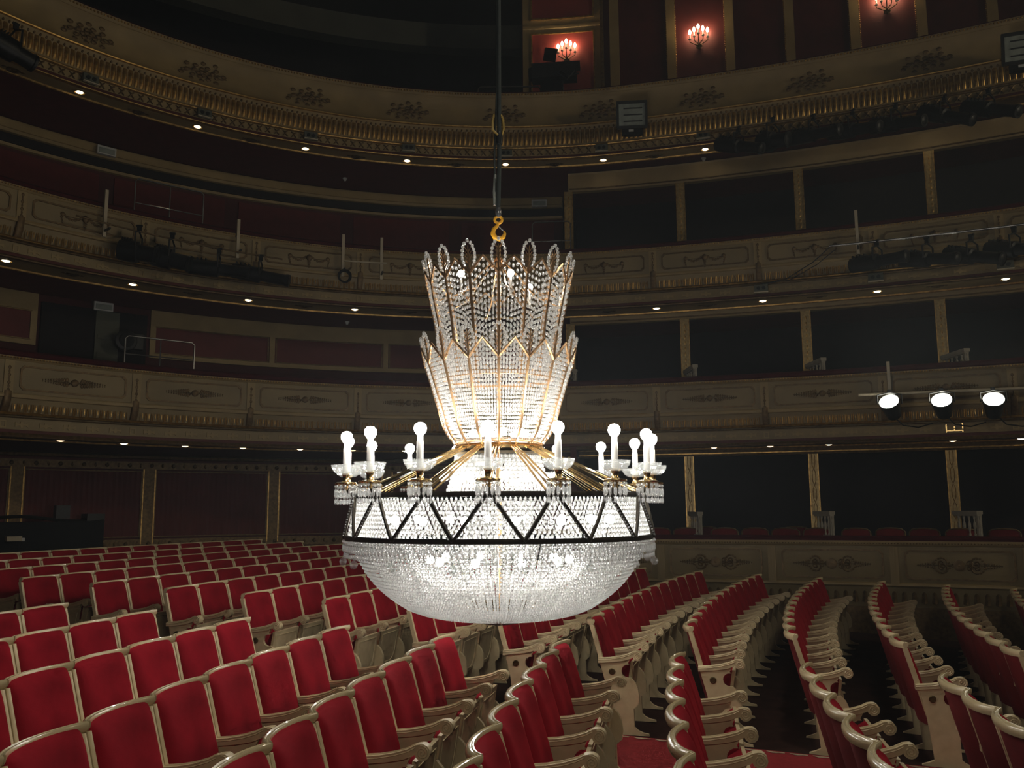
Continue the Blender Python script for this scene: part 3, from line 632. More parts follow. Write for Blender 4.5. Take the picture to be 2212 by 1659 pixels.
# --- square floodlights
def flood_sq(label, s, z, sc=1.0):
    x, y = P(s, -.35); t = thing('floodlight', label, 'floodlight', (x, y, z), RZ(s)+math.radians(8), 'square floodlights on the topmost balcony', scale=(sc, sc, sc)) if False else thing('floodlight', label, 'floodlight', (x, y, z), RZ(s)+math.radians(8), 'square floodlights on the topmost balcony')
    o = B().box((0, .06, 0), (.58, .14, .46)).box((0, .16, 0), (.40, .10, .3)); q = math.radians(12)
    hs = ob('housing', o.mesh('housing', 'black'), t); hs.rotation_euler = (q, 0, 0)
    fr = B()
    for a, b, c_, d in ((0, .25, .62, .06), (0, -.25, .62, .06)): fr.box((a, -.02, b), (c_, .05, d))
    for a in (-.29, .29): fr.box((a, -.02, 0), (.05, .05, .5))
    f_ = ob('front_frame', fr.mesh('front_frame', 'black'), t); f_.rotation_euler = (q, 0, 0)
    g = ob('glass', B().box((0, -.012, 0), (.54, .01, .45)).mesh('glass', 'glasspane'), t); g.rotation_euler = (q, 0, 0)
    l = B()
    for zz in (.13, .0, -.13): l.box((.02, -.022, zz), (.38, .012, .025))
    r = ob('reflector_bars', l.mesh('reflector_bars', 'black'), t); r.rotation_euler = (q, 0, 0)
    ob('stirrup', B().box((0, .04, -.36), (.42, .06, .14)).box((0, -.0, -.42), (.3, .12, .05)).mesh('stirrup', 'black'), t)
    ob('rating_plate', B().box((-.02, -.0, -.34), (.1, .03, .05)).mesh('rating_plate', 'white'), t)
flood_sq('square black floodlight with ribbed glass clamped to the topmost balcony', .43, 10.14)
flood_sq('square floodlight cut off by the right edge of the photo', 7.45, 10.2)
# --- three lit round floodlights
for i, (s, z) in enumerate([(4.96, 3.97), (5.79, 3.95), (6.57, 3.92)]):
    x, y = P(s, -.62); t = thing('round_floodlight', f'lit round floodlight on the lowest balcony, {["left", "middle", "right"][i]} one of three', 'floodlight', (x, y, z), 0, 'lit round floodlights on the lowest balcony')
    dr = Vector((-.25+.12*i, -.86, -.10 if False else .55)).normalized(); quat = Vector((-.45+.12*i, -1, .85)).to_track_quat('X', 'Z')
    bd = ob('body', B().lathe([(.07, -.34), (.12, -.30), (.15, -.1), (.175, .02), (.18, .07), (.165, .07), (.16, .03)], 18, axis='x').mesh('body', 'black', 40), t); bd.rotation_euler = quat.to_euler()
    ln = ob('lens', B().lathe([(.158, .052), (.08, .060), (0, .062)], 18, axis='x').mesh('lens', 'flood', True), t); ln.rotation_euler = quat.to_euler()
    ob('yoke', B().tube([(-.2, 0, 0), (-.2, 0, .16), (0, 0, .20), (.2, 0, .16), (.2, 0, 0)], .014, 6).box((0, 0, .22), (.06, .06, .06)).mesh('yoke', 'black', 50), t)
    ob('supply_cable', B().tube([(.1, .25, -.2), (.25, .28, -.36), (.5, .3, -.40), (.75, .32, -.33)], .012, 6).mesh('supply_cable', 'black', 60), t)
    lamp('flood_beam', 'SPOT', Vector((x, y, z))+Vector((-.45+.12*i, -1, .85)).normalized()*.12, FLOOD*2, (1, .95, .78), Vector((x, y, z))+Vector((-.45+.12*i, -1, .85))*5, spot_size=math.radians(95), spot_blend=.7, shadow_soft_size=.12)
x, y = P(5.85, .05); t = thing('connector_bracket', 'small brass bracket on the frieze under the middle lit floodlight', 'bracket', (x, y, 3.56), RZ(5.85))
ob('back', B().box((0, 0, 0), (.02, .05, .16)).box((.26, 0, 0), (.02, .05, .16)).box((.13, 0, -.05), (.26, .04, .02)).mesh('back', 'brass'), t); ob('peg', B().box((.13, -.02, -.02), (.025, .03, .08)).mesh('peg', 'brass'), t)
# --- handrails
def handrail(label, s0, s1, z0, z1, off, n=2):
    x, y = P((s0+s1)/2, off); t = thing('handrail', label, 'handrail', (x, y, z0), RZ((s0+s1)/2), 'steel handrails above the balcony fronts'); L = s1-s0
    ob('top_tube', B().tube([(-L/2, 0, 0), (-L/2, 0, z1-z0-.05), (-L/2+.05, 0, z1-z0), (L/2-.05, 0, z1-z0), (L/2, 0, z1-z0-.05), (L/2, 0, 0)], .016, 7).mesh('top_tube', 'steel', 50), t)
    ob('mid_tube', B().tube([(-L/2, 0, (z1-z0)*.5), (L/2, 0, (z1-z0)*.5)], .012, 6).mesh('mid_tube', 'steel', 50), t)
    for k in range(1, n): ob('post', B().tube([(-L/2+L*k/n, 0, 0), (-L/2+L*k/n, 0, z1-z0)], .013, 6).mesh('post', 'steel', 50), t)
handrail('steel handrail with a middle post above the left of the middle balcony', -9.36, -8.08, 7.45, 8.40, .8)
handrail('steel handrail in front of the red panel above the lowest balcony', -9.38, -8.12, 4.70, 5.37, .8)
handrail('small steel handrail right of the crane hook beside the first box', -1.78, -.95, 7.5, 8.37, .8, 1)
handrail('faint thin rail above the topmost balcony behind the cable', -2.9, -1.5, 10.95, 11.52, .8, 1)
# --- signs, detectors, door
def sign(label, s, z, off=2.24):
    x, y = P(s, off); t = thing('emergency_light', label, 'emergency light', (x, y, z), RZ(s), 'white emergency light boxes')
    ob('case', B().box((0, .03, 0), (.36, .07, .17)).mesh('case', 'white'), t); ob('diffuser', B().box((.0, -.012, -.01), (.3, .02, .1)).mesh('diffuser', 'glasspane'), t)
sign('white emergency light box on the frieze of the second tier at left', -9.43, 9.36); sign('white emergency light box on the frieze behind the crane hook', -1.64, 9.32)
sign('white emergency light box above the pale doorway', -9.33, 6.17)
sign('pale light box at the foot of the upper red bay under the followspot', -.85, 11.35, 1.9)
for lb, s, o, z in (('small white smoke detector under the topmost balcony left of the cable', -5.4, 1.7, 9.53), ('small white smoke detector under the middle balcony', -5.3, 1.7, 6.26), ('small white smoke detector under the topmost balcony at right', 1.77, .85, 9.54)):
    x, y = P(s, o); t = thing('smoke_detector', lb, 'smoke detector', (x, y, z), 0, 'smoke detectors')
    ob('base', B().lathe([(.05, 0), (.05, -.02), (.04, -.025)], 12).mesh('base', 'white', 50), t); ob('head', B().lathe([(.036, -.024), (.03, -.06), (.015, -.07), (0, -.07)], 12).mesh('head', 'white', 50), t)
x, y = P(-9.24, 2.33); d = struct('door_1', B().box((0, 0, 1.12), (.44, .05, 2.24)).mesh('door_1', 'greywall'), loc=(x, y, 3.85), rz=RZ(-9.24))
ob('door_panel', B().box((0, -.03, 1.72), (.36, .02, .08)).box((0, -.03, 1.05), (.36, .02, .7)).mesh('door_panel', 'greywall'), d)
x, y = P(-9.02, 2.0); t = thing('round_speaker', 'round black monitor loudspeaker hanging beside the pale door', 'loudspeaker', (x, y, 5.5), RZ(-9.0))
ob('case', B().lathe([(.10, .12), (.2, .08), (.21, -.04), (.19, -.05)], 18, axis='y').box((.2, .05, 0), (.26, .14, .3)).mesh('case', 'black', 40), t); ob('grille', B().lathe([(.19, -.04), (.1, -.06), (0, -.065)], 18, axis='y').mesh('grille', 'blackcloth', True), t)
# --- followspot on the upper balcony
x, y = P(-1.22, .8); t = thing('followspot', 'black followspot under a cloth on the topmost balcony, hiding a sconce', 'followspot', (x, y, 10.95), RZ(-1.22))
ob('stand', B().tube([(-.25, 0, 0), (-.1, 0, .6)], .03, 6).tube([(.2, -.1, 0), (0, 0, .6)], .03, 6).tube([(.05, .2, 0), (-.05, 0, .6)], .03, 6).box((-.1, 0, .35), (.5, .4, .5)).mesh('stand', 'black'), t)
ob('body', B().box((-.05, 0, .86), (1.0, .35, .34)).box((.28, 0, 1.0), (.5, .3, .1)).lathe([(.14, -.62), (.17, -.5), (.17, -.3)], 12, (0, 0, .86), axis='x').mesh('body', 'blackcloth', 40), t)
vs = ob('visor', B().box((0, 0, .0), (.28, .04, .30)).box((0, -.03, .0), (.27, .02, .015)).mesh('visor', 'black'), t, (-.13, -.05, 1.28)); vs.rotation_euler = (0, math.radians(12), 0)
ob('cable_loom', B().tube([(.1, -.2, .8), (.3, -.22, .65), (.5, -.2, .72)], .02, 6).tube([(.0, -.2, .78), (.25, -.24, .58), (.42, -.2, .80)], .015, 6).mesh('cable_loom', 'black', 60), t)
# --- covered mixing desk at the back of the stalls
x, y = P(-9.45, 3.6); t = thing('mixing_desk', 'black covered mixing desk behind the last row of seats', 'mixing desk', (x, y, .5), RZ(-9.45))
ob('desk', B().box((-.3, 0, .72), (2.1, .5, 1.5)).mesh('desk', 'blackcloth'), t)
ob('dust_cover', B().grid(lambda u, v: (-1.35+2.1*u, -.27+.54*v, 1.5+.05*math.sin(6*u)+.06*math.sin(PI*v)), 14, 4).mesh('dust_cover', 'blackcloth', True), t)
ob('monitor', B().box((.0, 0, 1.66), (.26, .2, .26)).mesh('monitor', 'black'), t)
ob('rack', B().box((.6, 0, 1.53), (.34, .4, .18)).mesh('rack', 'black'), t)
x, y = P(-10.2, 3.0); t = thing('desk_lamp', 'small desk lamp with a pale lit head at the left edge', 'lamp', (x, y, 1.55), RZ(-10.2))
ob('head', B().box((0, 0, .12), (.26, .12, .09)).mesh('head', 'post'), t); ob('stem', B().tube([(.1, 0, -.6), (.1, 0, .08)], .012, 6).mesh('stem', 'black'), t); ob('switch', B().box((.16, 0, .1), (.05, .08, .06)).mesh('switch', 'white'), t)
# --- chairs in the stalls-level boxes
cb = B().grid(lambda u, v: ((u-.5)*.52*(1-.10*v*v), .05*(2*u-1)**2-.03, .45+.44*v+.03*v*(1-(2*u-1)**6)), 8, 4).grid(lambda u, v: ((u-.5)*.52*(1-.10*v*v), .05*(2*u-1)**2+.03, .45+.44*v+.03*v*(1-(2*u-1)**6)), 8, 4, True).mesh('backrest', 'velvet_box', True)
cf = B().tube([(-.26, .03, .3), (-.265, .02, .6), (-.25, .02, .86), (-.2, .0, .905), (-.1, -.02, .92), (0, -.03, .925), (.1, -.02, .92), (.2, .0, .905), (.25, .02, .86), (.265, .02, .6), (.26, .03, .3)], .014, 6).mesh('back_frame', 'gold_dk', 50)
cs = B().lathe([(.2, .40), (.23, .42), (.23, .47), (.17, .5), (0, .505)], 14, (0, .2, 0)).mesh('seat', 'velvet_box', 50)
cl = B().tube([(0, 0, 0), (.01, 0, .2), (0, 0, .42)], [.012, .015, .02], 6).mesh('leg', 'gold_dk', 50)
for i, (s, f_) in enumerate([(.64, .55), (1.19, .55), (1.92, .5), (2.48, .55), (3.04, .5), (3.60, .55), (4.27, .5), (4.85, .8), (5.40, .6), (5.98, .55), (6.63, .5), (7.1, .7), (1.5, 1.6), (3.2, 1.7)]):
    x, y = P(s, f_); front = i < 12
    t = thing('box_chair', f'round-backed red chair behind the box rail, {nth(i)} from the chandelier' if front else f'red chair farther back in the {"first" if i == 12 else "second"} stalls-level box', 'chair', (x, y, .86), RZ(s)+random.uniform(-.15, .15), 'red chairs in the stalls-level boxes')
    ob('backrest', cb, t); ob('back_frame', cf, t); ob('seat', cs, t)
    for a, b in ((-.18, .05), (.18, .05), (-.16, .36), (.16, .36)): ob('leg', cl, t, (a, b, 0))
bf = struct('floor_boxes', sweep(B(), rect(.28, 3.4, .8, .86), SB, S1).mesh('floor_boxes', 'dark'))
# ================================================================ theatre seats
W, CH = .5795, 1.04
YN, YF, YC = 7.282, 8.765, 7.667
def xl(z): return -.10-(z-.40)*.277
def bulge(t): return -.064*(1-t*t)
def seat_meshes():
    h = W/2
    # crest rail, moulded, curved in plan
    prof = [(-.026, -.040), (-.034, -.02), (-.034, -.004), (-.026, .012), (-.017, .016), (-.012, .010), (-.005, .010), (.001, .017), (.008, .017), (.013, .009), (.012, -.012), (0, -.030)]
    n = 14; v = []; f = []; m_ = len(prof)
    for i in range(n+1):
        t = -1+2*i/n; y = t*(h-.003); lift = .006*abs(t)**3
        for dx, dz in prof: v.append((xl(CH)+bulge(t)+dx+.016*abs(t)**6, y, CH+dz+lift))
    for i in range(n):
        for k in range(m_): f.append((i*m_+k, i*m_+(k+1) % m_, (i+1)*m_+(k+1) % m_, (i+1)*m_+k))
    f += [tuple(range(m_-1, -1, -1)), tuple(n*m_+k for k in range(m_))]
    crest = B().add(v, f).mesh('crest_rail', 'crest', 45)
    st = B()
    for e in (0,):
        rows = [(.30, xl(.40)+.04), (.40, xl(.40)), (.7, xl(.7)), (CH-.03, xl(CH-.03))]; v = []; f = []
        for z, x in rows:
            for dx, dy in ((-.034, -.016), (.006, -.016), (.012, -.008), (.012, .008), (.006, .016), (-.034, .016)): v.append((x+dx, dy, z))
        for i in range(3):
            for k in range(6): f.append((i*6+k, i*6+(k+1) % 6, (i+1)*6+(k+1) % 6, (i+1)*6+k))
        f += [tuple(range(5, -1, -1)), tuple(18+k for k in range(6))]; st.add(v, f)
    stiles = st.mesh('stile', 'cream', 40)
    hw = h-.025
    def cush(u, q):
        t = 2*u-1; s = 2*q-1; z = .395+(CH+.007-.395)*q
        d = (1-abs(t)**7)**.5*(1-abs(s)**12)**.5
        return (xl(z)+bulge(t*hw/h)-.012+.078*d+.036*d*(1-t*t)*(1-s*s), t*hw, z)
    cushion = B().grid(lambda u, q: cush(.5-.5*math.cos(PI*u), .5-.5*math.cos(PI*q)), 16, 14).mesh('back_cushion', 'velvet', True)
    rear = B().grid(lambda u, q: (xl(.34+(CH-.40)*q)+bulge((2*u-1)*.9)-.024, (2*u-1)*(h-.034), .34+(CH-.37)*q), 10, 4, True).mesh('back_panel', 'velvet_back', True)
    # tipped-up seat: board in front, cushion behind it
    def sp(a, y, n_): return (.055+a*.154-n_*.988, y, .265+a*.988+n_*.154)
    bh = .405; ws = h-.03; b = B()
    o = [(-ws, bh), (-ws, .12), (-ws+.03, .05), (-ws+.10, 0), (ws-.10, 0), (ws-.03, .05), (ws, .12), (ws, bh)]
    nn = len(o); b.add([sp(a, y, 0) for y, a in o]+[sp(a, y, .026) for y, a in o], [tuple(range(nn)), tuple(range(2*nn-1, nn-1, -1))]+[(i, i+nn, (i+1) % nn+nn, (i+1) % nn) for i in range(nn)])
    i_ = [(y*.80, bh*.5+(a-bh*.5)*.80) for y, a in o]; j_ = [(y*.77, bh*.5+(a-bh*.5)*.77) for y, a in o]
    b.add([sp(a, y, -.0005) for y, a in i_]+[sp(a, y, -.006) for y, a in [(p[0]*.985, p[1]) for p in i_]]+[sp(a, y, -.001) for y, a in j_], [(i, (i+1) % nn, (i+1) % nn+nn, i+nn) for i in range(nn)]+[(i+nn, (i+1) % nn+nn, (i+1) % nn+2*nn, i+2*nn) for i in range(nn)])
    board = b.mesh('seat_board', 'cream', 40)
    def sc(u, q):
        t = 2*u-1; s = 2*q-1; d = (1-abs(t)**4)**.5*(1-abs(s)**4)**.5
        return sp(.015+(bh-.02)*q, t*(ws-.006), .026+.085*d+.02*d*(1-t*t))
    scush = B().grid(sc, 12, 8, True).mesh('seat_cushion', 'velvet', True)
    # standard
    ol = [(-.19, .665), (-.145, .46), (-.112, .20), (-.10, .06), (-.14, .04), (-.20, .02), (-.205, 0), (.26, 0), (.255, .018), (.20, .026), (.155, .045), (.122, .075), (.118, .245), (.138, .262), (.165, .285), (.173, .35), (.162, .43), (.138, .485), (.10, .525)]
    for k in range(9):
        a = math.radians(-65-k*27); ol.append((.068+.062*math.cos(a), .587+.062*math.sin(a)))
    ol += [(.07, .66), (.09, .70), (-.05, .672)]
    stand = B().prism(ol, -.017, .017).mesh('standard', 'cream', 40)
    ar = [(-.218, .655), (-.218, .697), (-.1, .707), (0, .725), (.08, .749), (.125, .772)]
    for k in range(11):
        a = math.radians(105-k*27); ar.append((.165+.046*math.cos(a), .733+.046*math.sin(a)))
    ar += [(.112, .712), (.05, .690), (-.05, .672)]
    A = B().prism(ar, -.031, .031); tp = ar[1:6]
    for e in (-1, 1):
        pts = [(.165+r*math.cos(t), e*.031, .733+r*math.sin(t)) for t, r in [(math.radians(110)-k*.5, .038*(1-.88*k/26)) for k in range(27)]]
        A.tube(pts, .0045, 4); A.tube([(x, e*.031, z-.014) for x, z in tp], .004, 4)
    A.tube([(x, 0, z-.002) for x, z in tp], .009, 5)
    arm = A.mesh('armrest', 'cream', 45)
    badge = B().lathe([(.031, 0), (.031, -.006), (.024, -.009), (.022, -.006), (0, -.006)], 14, axis='y').mesh('number_plate', 'bronze', 50)
    return crest, stiles, cushion, rear, board, scush, stand, arm, badge
CREST, STILE, CUSH, REAR, BOARD, SCUSH, STAND, ARM, BADGE = seat_meshes()
def seat(label, k, y, side, end):
    """k: row; y: centre along the row; side: block; end: first seat at the aisle / last one"""
    r = R0+DK*k; a = math.asin((y-YC)/r); x = ACX-r*math.cos(a)
    if not any(in_view((x+dx, y+dy, RAKE*DK*k+z), 110) for dx, dy, z in ((-.3, .29, 1.06), (-.3, -.29, 1.06), (.2, -.29, .75), (.2, .29, .75), (0, 0, .5))): return None
    t = thing('theatre_seat', label, 'theatre seat', (x, y, RAKE*DK*k), -a, 'red velvet seats in the stalls')
    ob('crest_rail', CREST, t); ob('stile', STILE, t, (0, -W/2+.019, 0)); ob('stile', STILE, t, (0, W/2-.019, 0)); ob('back_cushion', CUSH, t); ob('back_panel', REAR, t)
    b = ob('seat_board', BOARD, t); ob('seat_cushion', SCUSH, t)
    s = ob('standard', STAND, t, (0, -W/2, 0)); ob('armrest', ARM, t, (0, -W/2, 0))
    if side == 'far' and end == 0: ob('number_plate', BADGE, s, (-.085, -.017, .58))
    if (side == 'near' and end == 0) or (side == 'far' and end == 'last'):
        ob('standard', STAND, t, (0, W/2, 0)); ob('armrest', ARM, t, (0, W/2, 0))
    return t
# rows are numbered from the right edge of the photo
KS = list(range(-4, 12)); COUNT = 0
seen = {'far': [], 'near': []}
for side in ('far', 'near'):
    rn = 0
    for k in KS:
        if side == 'far': n = 12 if k <= 2 else 13 if k <= 5 else 14 if k <= 8 else 15
        else: n = 12
        row = []; nl = 'far block' if side == 'far' else 'near block'
        for j in range(n):
            y = YF+(j+.5)*W if side == 'far' else YN+(.17 if k == 1 else 0)-(j+.5)*W
            t = seat('x', k, y, side, 0 if j == 0 else ('last' if j == n-1 else 1))
            if t: row.append((j, t))
        if not row: continue
        vis = any(in_view((t.location.x-.3, t.location.y, t.location.z+.95), -5) or in_view((t.location.x, t.location.y, t.location.z+.7), -5) for j, t in row)
        for j, t in row:
            t['label'] = f'red velvet seat, {ORD[j]} from the aisle in the {ORD[rn]} {nl} row from the right' if vis else f'red velvet seat, {ORD[j]} from the aisle in a {nl} row beyond the right edge'
            COUNT += 1
        rn += 1 if vis else 0
print('SEATS', COUNT)
# ================================================================ the chandelier
CXY = (-1.935, 7.7); ZB = 1.17
ch = thing('crystal_chandelier', 'huge lit crystal chandelier lowered on a cable over the aisle', 'chandelier', (*CXY, ZB))
def cz(bb, name, m, parent=None, smooth=45, **kw):
    bb.v = [(x, y, z-ZB) for x, y, z in bb.v]; return ob(name, bb.mesh(name, m, smooth), parent or ch, **kw)
def pol(r, a, z): return (r*math.cos(a), r*math.sin(a), z)
def interp(prof, z):
    for (r0, z0), (r1, z1) in zip(prof[:-1], prof[1:]):
        if z1 <= z <= z0: return r0+(r1-r0)*(z0-z)/(z0-z1)
    return prof[-1][0] if z < prof[-1][1] else prof[0][0]
NR = 16; DA = 2*PI/NR
VIEW = math.atan2(-CXY[1], -CXY[0])            # towards the visitor's side
UP_P = [(.70, 4.48), (.675, 4.335), (.645, 4.195), (.62, 4.05), (.585, 3.9), (.555, 3.72), (.53, 3.55), (.50, 3.4), (.47, 3.25)]
LO_P = [(.745, 3.76), (.70, 3.62), (.66, 3.46), (.62, 3.34), (.585, 3.22), (.545, 3.10), (.515, 2.98), (.48, 2.89), (.435, 2.81), (.37, 2.745)]
def crown(tag_, prof, apex, valley, zbot, leaf_h, nstr, dz, br, ph, metal):
    e = ob(tag_, sweep_ring(interp(prof, zbot+.02), zbot+.02, .018, metal), ch)
    pos, size = [], []
    for p in range(NR):
        a0 = VIEW+ph+p*DA
        path = [pol(interp(prof, z)+.006, a0, z) for z in np.linspace(valley, zbot, 9)]
        ob('rib', tubem(path, .013, metal), e)
        am = a0+DA/2
        q = [pol(interp(prof, valley)+.008, a0, valley), pol((interp(prof, (valley+apex)/2)+.008), a0+DA*.25, (valley+apex)/2), pol(interp(prof, apex)+.008, am, apex), pol(interp(prof, (valley+apex)/2)+.008, a0+DA*.75, (valley+apex)/2), pol(interp(prof, valley)+.008, a0+DA, valley)]
        ob('petal_edge', tubem(q, .0125, metal), e)
        for j in range(nstr):
            u = (j+.5)/nstr; a = a0+DA*u; zt = valley+(apex-valley)*(1-abs(2*u-1))-.03; z = zt
            while z > zbot+.01:
                r = interp(prof, z); k = max(.62, r/interp(prof, valley))
                if r*DA/nstr < br*1.35 and j % 2 and z < valley-.25 and False: break
                pos.append(pol(r, a+RNG.normal(0, .002), z-ZB)); size.append((br*min(1, k*1.04), br*1.4*k)); z -= dz*(.75+.25*k)
        # palmette: loop of beads round a gilt frond
        lp, ls = [], []; rb = interp(prof, valley)+.012; lz = valley+.035; lean = .20
        for sgn, t in [(d_, q_) for d_ in (-1, 1) for q_ in (0, .16, .32, .48, .64, .79, .92)]+[(0, 1.03)]:
            ww = .060*(.72+.28*t/.35) if t < .35 else .060*math.sqrt(max(0, 1-((t-.35)/.66)**2)); hh = .03+(leaf_h-.03)*t
            rr = rb+lean*hh; lp.append(pol(rr, a0+sgn*ww/rr, lz+hh-ZB)); ls.append((.0165, .0185))
        lf = ob('palmette', bead_mesh('palmette', lp, ls, 'crystal'), e, kind='stuff')
        fr = B().tube([pol(rb, a0, valley), pol(rb+lean*.5*leaf_h, a0, lz+leaf_h*.5), pol(rb+lean*.85*leaf_h, a0, lz+leaf_h*.85)], [.012, .008, .004], 5)
        for k in range(4):
            zz = lz+leaf_h*(.12+.16*k)
            for d in (-1, 1): fr.tube([pol(rb+lean*(zz-lz), a0, zz), pol(rb+lean*(zz-lz)+.008, a0+d*.03/rb, zz+.05)], [.006, .003], 4)
        for d in (-1, 1): fr.tube([pol(rb, a0, valley+.01), pol(rb+.01, a0+d*.035/rb, valley+.055), pol(rb+.012, a0+d*.06/rb, valley+.035)], .007, 5)
        cz(fr, 'gilt_frond', metal, lf)
    ob('crystal_strings', bead_mesh('crystal_strings', pos, size, 'crystal'), e, kind='stuff')
    return e
def sweep_ring(r, z, t, m, hgt=None):
    hgt = hgt or t; bb = B().lathe([(r-t, z-hgt), (r+t*.2, z-hgt), (r+t*.4, z), (r+t*.2, z+hgt), (r-t, z+hgt), (r-t, z-hgt)], 64)
    bb.f = [q for q in bb.f if len(q) == 4]; bb.v = [(x, y, zz-ZB) for x, y, zz in bb.v]; return bb.mesh('ring', m, 40)
def tubem(path, r, m, n=5):
    return B().tube([(x, y, z-ZB) for x, y, z in path], r, n).mesh('tube', m, 60)
crown('upper_crown', UP_P, 4.335, 4.195, 3.34, .235, 7, .052, .0138, 0, 'rosegold')
crown('lower_crown', LO_P, 3.62, 3.46, 2.76, .235, 9, .036, .0128, 0, 'rosegold')
# central stem and hook loop
cz(B().tube([(0, 0, 1.3), (0, 0, 4.62)], .022, 8), 'central_stem', 'rosegold')
cz(B().tube([(.035*math.cos(a*PI/8), 0, 4.66+.05*math.sin(a*PI/8)) for a in range(17)], .010, 6), 'suspension_eye', 'rosegold')
for k in range(8):
    a = VIEW+k*PI/4+.2; cz(B().tube([pol(.03, a, 4.5), pol(.35, a, 4.15), pol(interp(UP_P, 4.05)-.01, a, 4.05)], .008, 5), 'stay_rod', 'rosegold')
# neck: gallery ring, short fringe, then the lit drum
cz(B().lathe([(.33, 2.70), (.40, 2.71), (.41, 2.735), (.385, 2.76), (.34, 2.765), (.33, 2.70)], 48), 'neck_ring', 'brass')
nb = B()
for k in range(40):
    a = 2*PI*k/40; nb.tube([pol(.40, a, 2.76), pol(.405, a-.03, 2.79), pol(.40, a+.03, 2.80), pol(.40, a+.05, 2.77)], .006, 4)
cz(nb, 'neck_gallery', 'brass', kind='stuff')
cz(B().lathe([(.36, 2.66), (.385, 2.665), (.385, 2.685), (.36, 2.69)], 48), 'lower_neck_ring', 'ironring')
pos, size = [], []
for k in range(64):
    for z in np.arange(2.64, 2.34, -.036):
        r = .36+.10*(2.66-z)/.3; pos.append(pol(r, 2*PI*k/64, z-ZB)); size.append((.015, .019))
for k in range(46):
    for z in np.arange(2.64, 1.75, -.05): pos.append(pol(.30, 2*PI*k/46, z-ZB)); size.append((.014, .022))
ob('drum_strings', bead_mesh('drum_strings', pos, size, 'crystal'), ch, kind='stuff')
# two hoops of the basket with zigzag bars
RU, ZU, RL, ZL = 1.285, 2.30, 1.355, 1.945; PHC = math.radians(-3.5)
def hoop(r, z, h, t): return cz(B().lathe([(r-t, z-h), (r+.004, z-h), (r+.008, z), (r+.004, z+h), (r-t, z+h), (r-t, z-h)], 96), 'hoop', 'ironring')
hoop(RU, ZU, .020, .02); hoop(RL, ZL, .020, .02)
for p in range(NR):
    a0 = VIEW+PHC+p*DA
    for d in (-1, 1):
        n = 9; path = [pol(RU+(RL-RU)*i/n+.012, a0+d*DA/2*i/n+d*.012*(1-i/n), ZU+(ZL-ZU)*i/n) for i in range(n+1)]
        bar = ob('zigzag_bar', tubem(path, .0165, 'ironring', 6), ch)
        pz = []
        for i in range(15):
            t = .04+.9*i/14; pz.append(pol(RU+(RL-RU)*t+.02, a0+d*DA/2*t+d*.012*(1-t)-d*.017/1.3, ZU+(ZL-ZU)*t-ZB))
        ob('jewel_row', bead_mesh('jewel_row', pz, [(.009, .009)]*len(pz), 'prism'), bar, kind='stuff')
# crystal band between the hoops: rows of hanging prisms
pos, size = [], []
nrow = 9
for i in range(nrow):
    z = ZU-.03-(ZU-ZL-.04)*(i+.3)/nrow; r = RU+(RL-RU)*(ZU-z)/(ZU-ZL)-.025
    n = 210
    for k in range(n): pos.append(pol(r, 2*PI*(k+.5*(i % 2))/n, z-ZB)); size.append((.0120, .0205))
ob('prism_band', bead_mesh('prism_band', pos, size, 'crystal'), ch, kind='stuff')
# fringe below the lower hoop with glass balls
pos, size = [], []
for k in range(190):
    a = 2*PI*k/190; pos += [pol(RL+.015, a, ZL-.03-ZB), pol(RL+.012, a, ZL-.085-ZB), pol(RL+.004, a, ZL-.145-ZB)]; size += [(.011, .012), (.011, .040), (.009, .024)]
ob('fringe', bead_mesh('fringe', pos, size, 'prism'), ch, kind='stuff')
gb = B().lathe([(0, -.034), (.02, -.028), (.034, 0), (.026, .022), (.008, .034), (.004, .06), (0, .06)], 14).mesh('glass_ball', 'dish', True)
for p in range(NR):
    a = VIEW+PHC+(p+.5)*DA; ob('glass_ball', gb, ch, pol(RL+.012, a, ZL-.205-ZB))
# bowl of bead strings
BOWL = [(1.34, 1.93), (1.285, 1.83), (1.225, 1.745), (1.165, 1.64), (1.08, 1.54), (.985, 1.455), (.90, 1.393), (.81, 1.338), (.70, 1.296), (.58, 1.268), (.45, 1.250), (.31, 1.236)]
def bowl_len():
    pts = []
    for (r0, z0), (r1, z1) in zip(BOWL[:-1], BOWL[1:]):
        n = max(1, int(math.hypot(r1-r0, z1-z0)/.008)); pts += [(r0+(r1-r0)*i/n, z0+(z1-z0)*i/n) for i in range(n)]
    return pts+[BOWL[-1]]
bl = bowl_len(); pos, size = [], []; NS = 244
for k in range(NS):
    a = 2*PI*k/NS; acc = 0; last = None; jit = RNG.uniform(0, .02)
    for i, (r, z) in enumerate(bl):
        if last: acc += math.hypot(r-last[0], z-last[1])
        last = (r, z)
        if (r < .66 and k % 2) or (r < .36 and k % 4): continue
        kk = min(1, .62+.42*r/1.3); step = .031*kk+.004
        if acc >= step:
            acc = 0; pos.append(pol(r, a+(PI/NS if False else 0), z-ZB)); size.append((.0122*kk+.001, .0148*kk))
for k in range(150):
    a = 2*PI*(k+RNG.uniform(-.3, .3))/150
    for i in range(int(RNG.integers(0, 3)), len(bl), 4):
        r, z = bl[i]
        if r < .6 and k % 2: continue
        pos.append(pol(r*.93, a, z+.045-ZB)); size.append((.0115, .0145))
ob('bowl_strings', bead_mesh('bowl_strings', pos, size, 'crystal'), ch, kind='stuff')
cz(B().lathe([(.325, 1.335), (.355, 1.335), (.36, 1.35), (.34, 1.362), (.325, 1.36), (.325, 1.335)], 48), 'bottom_ring', 'brass')
pos, size = [], []
r = .31
while r > .005:
    n = max(1, int(2*PI*r/.0255))
    for k in range(n): pos.append(pol(r, 2*PI*k/n+r*9, 1.180+.056*(r/.31)**1.3-ZB)); size.append((.0122, .0135))
    r -= .0225
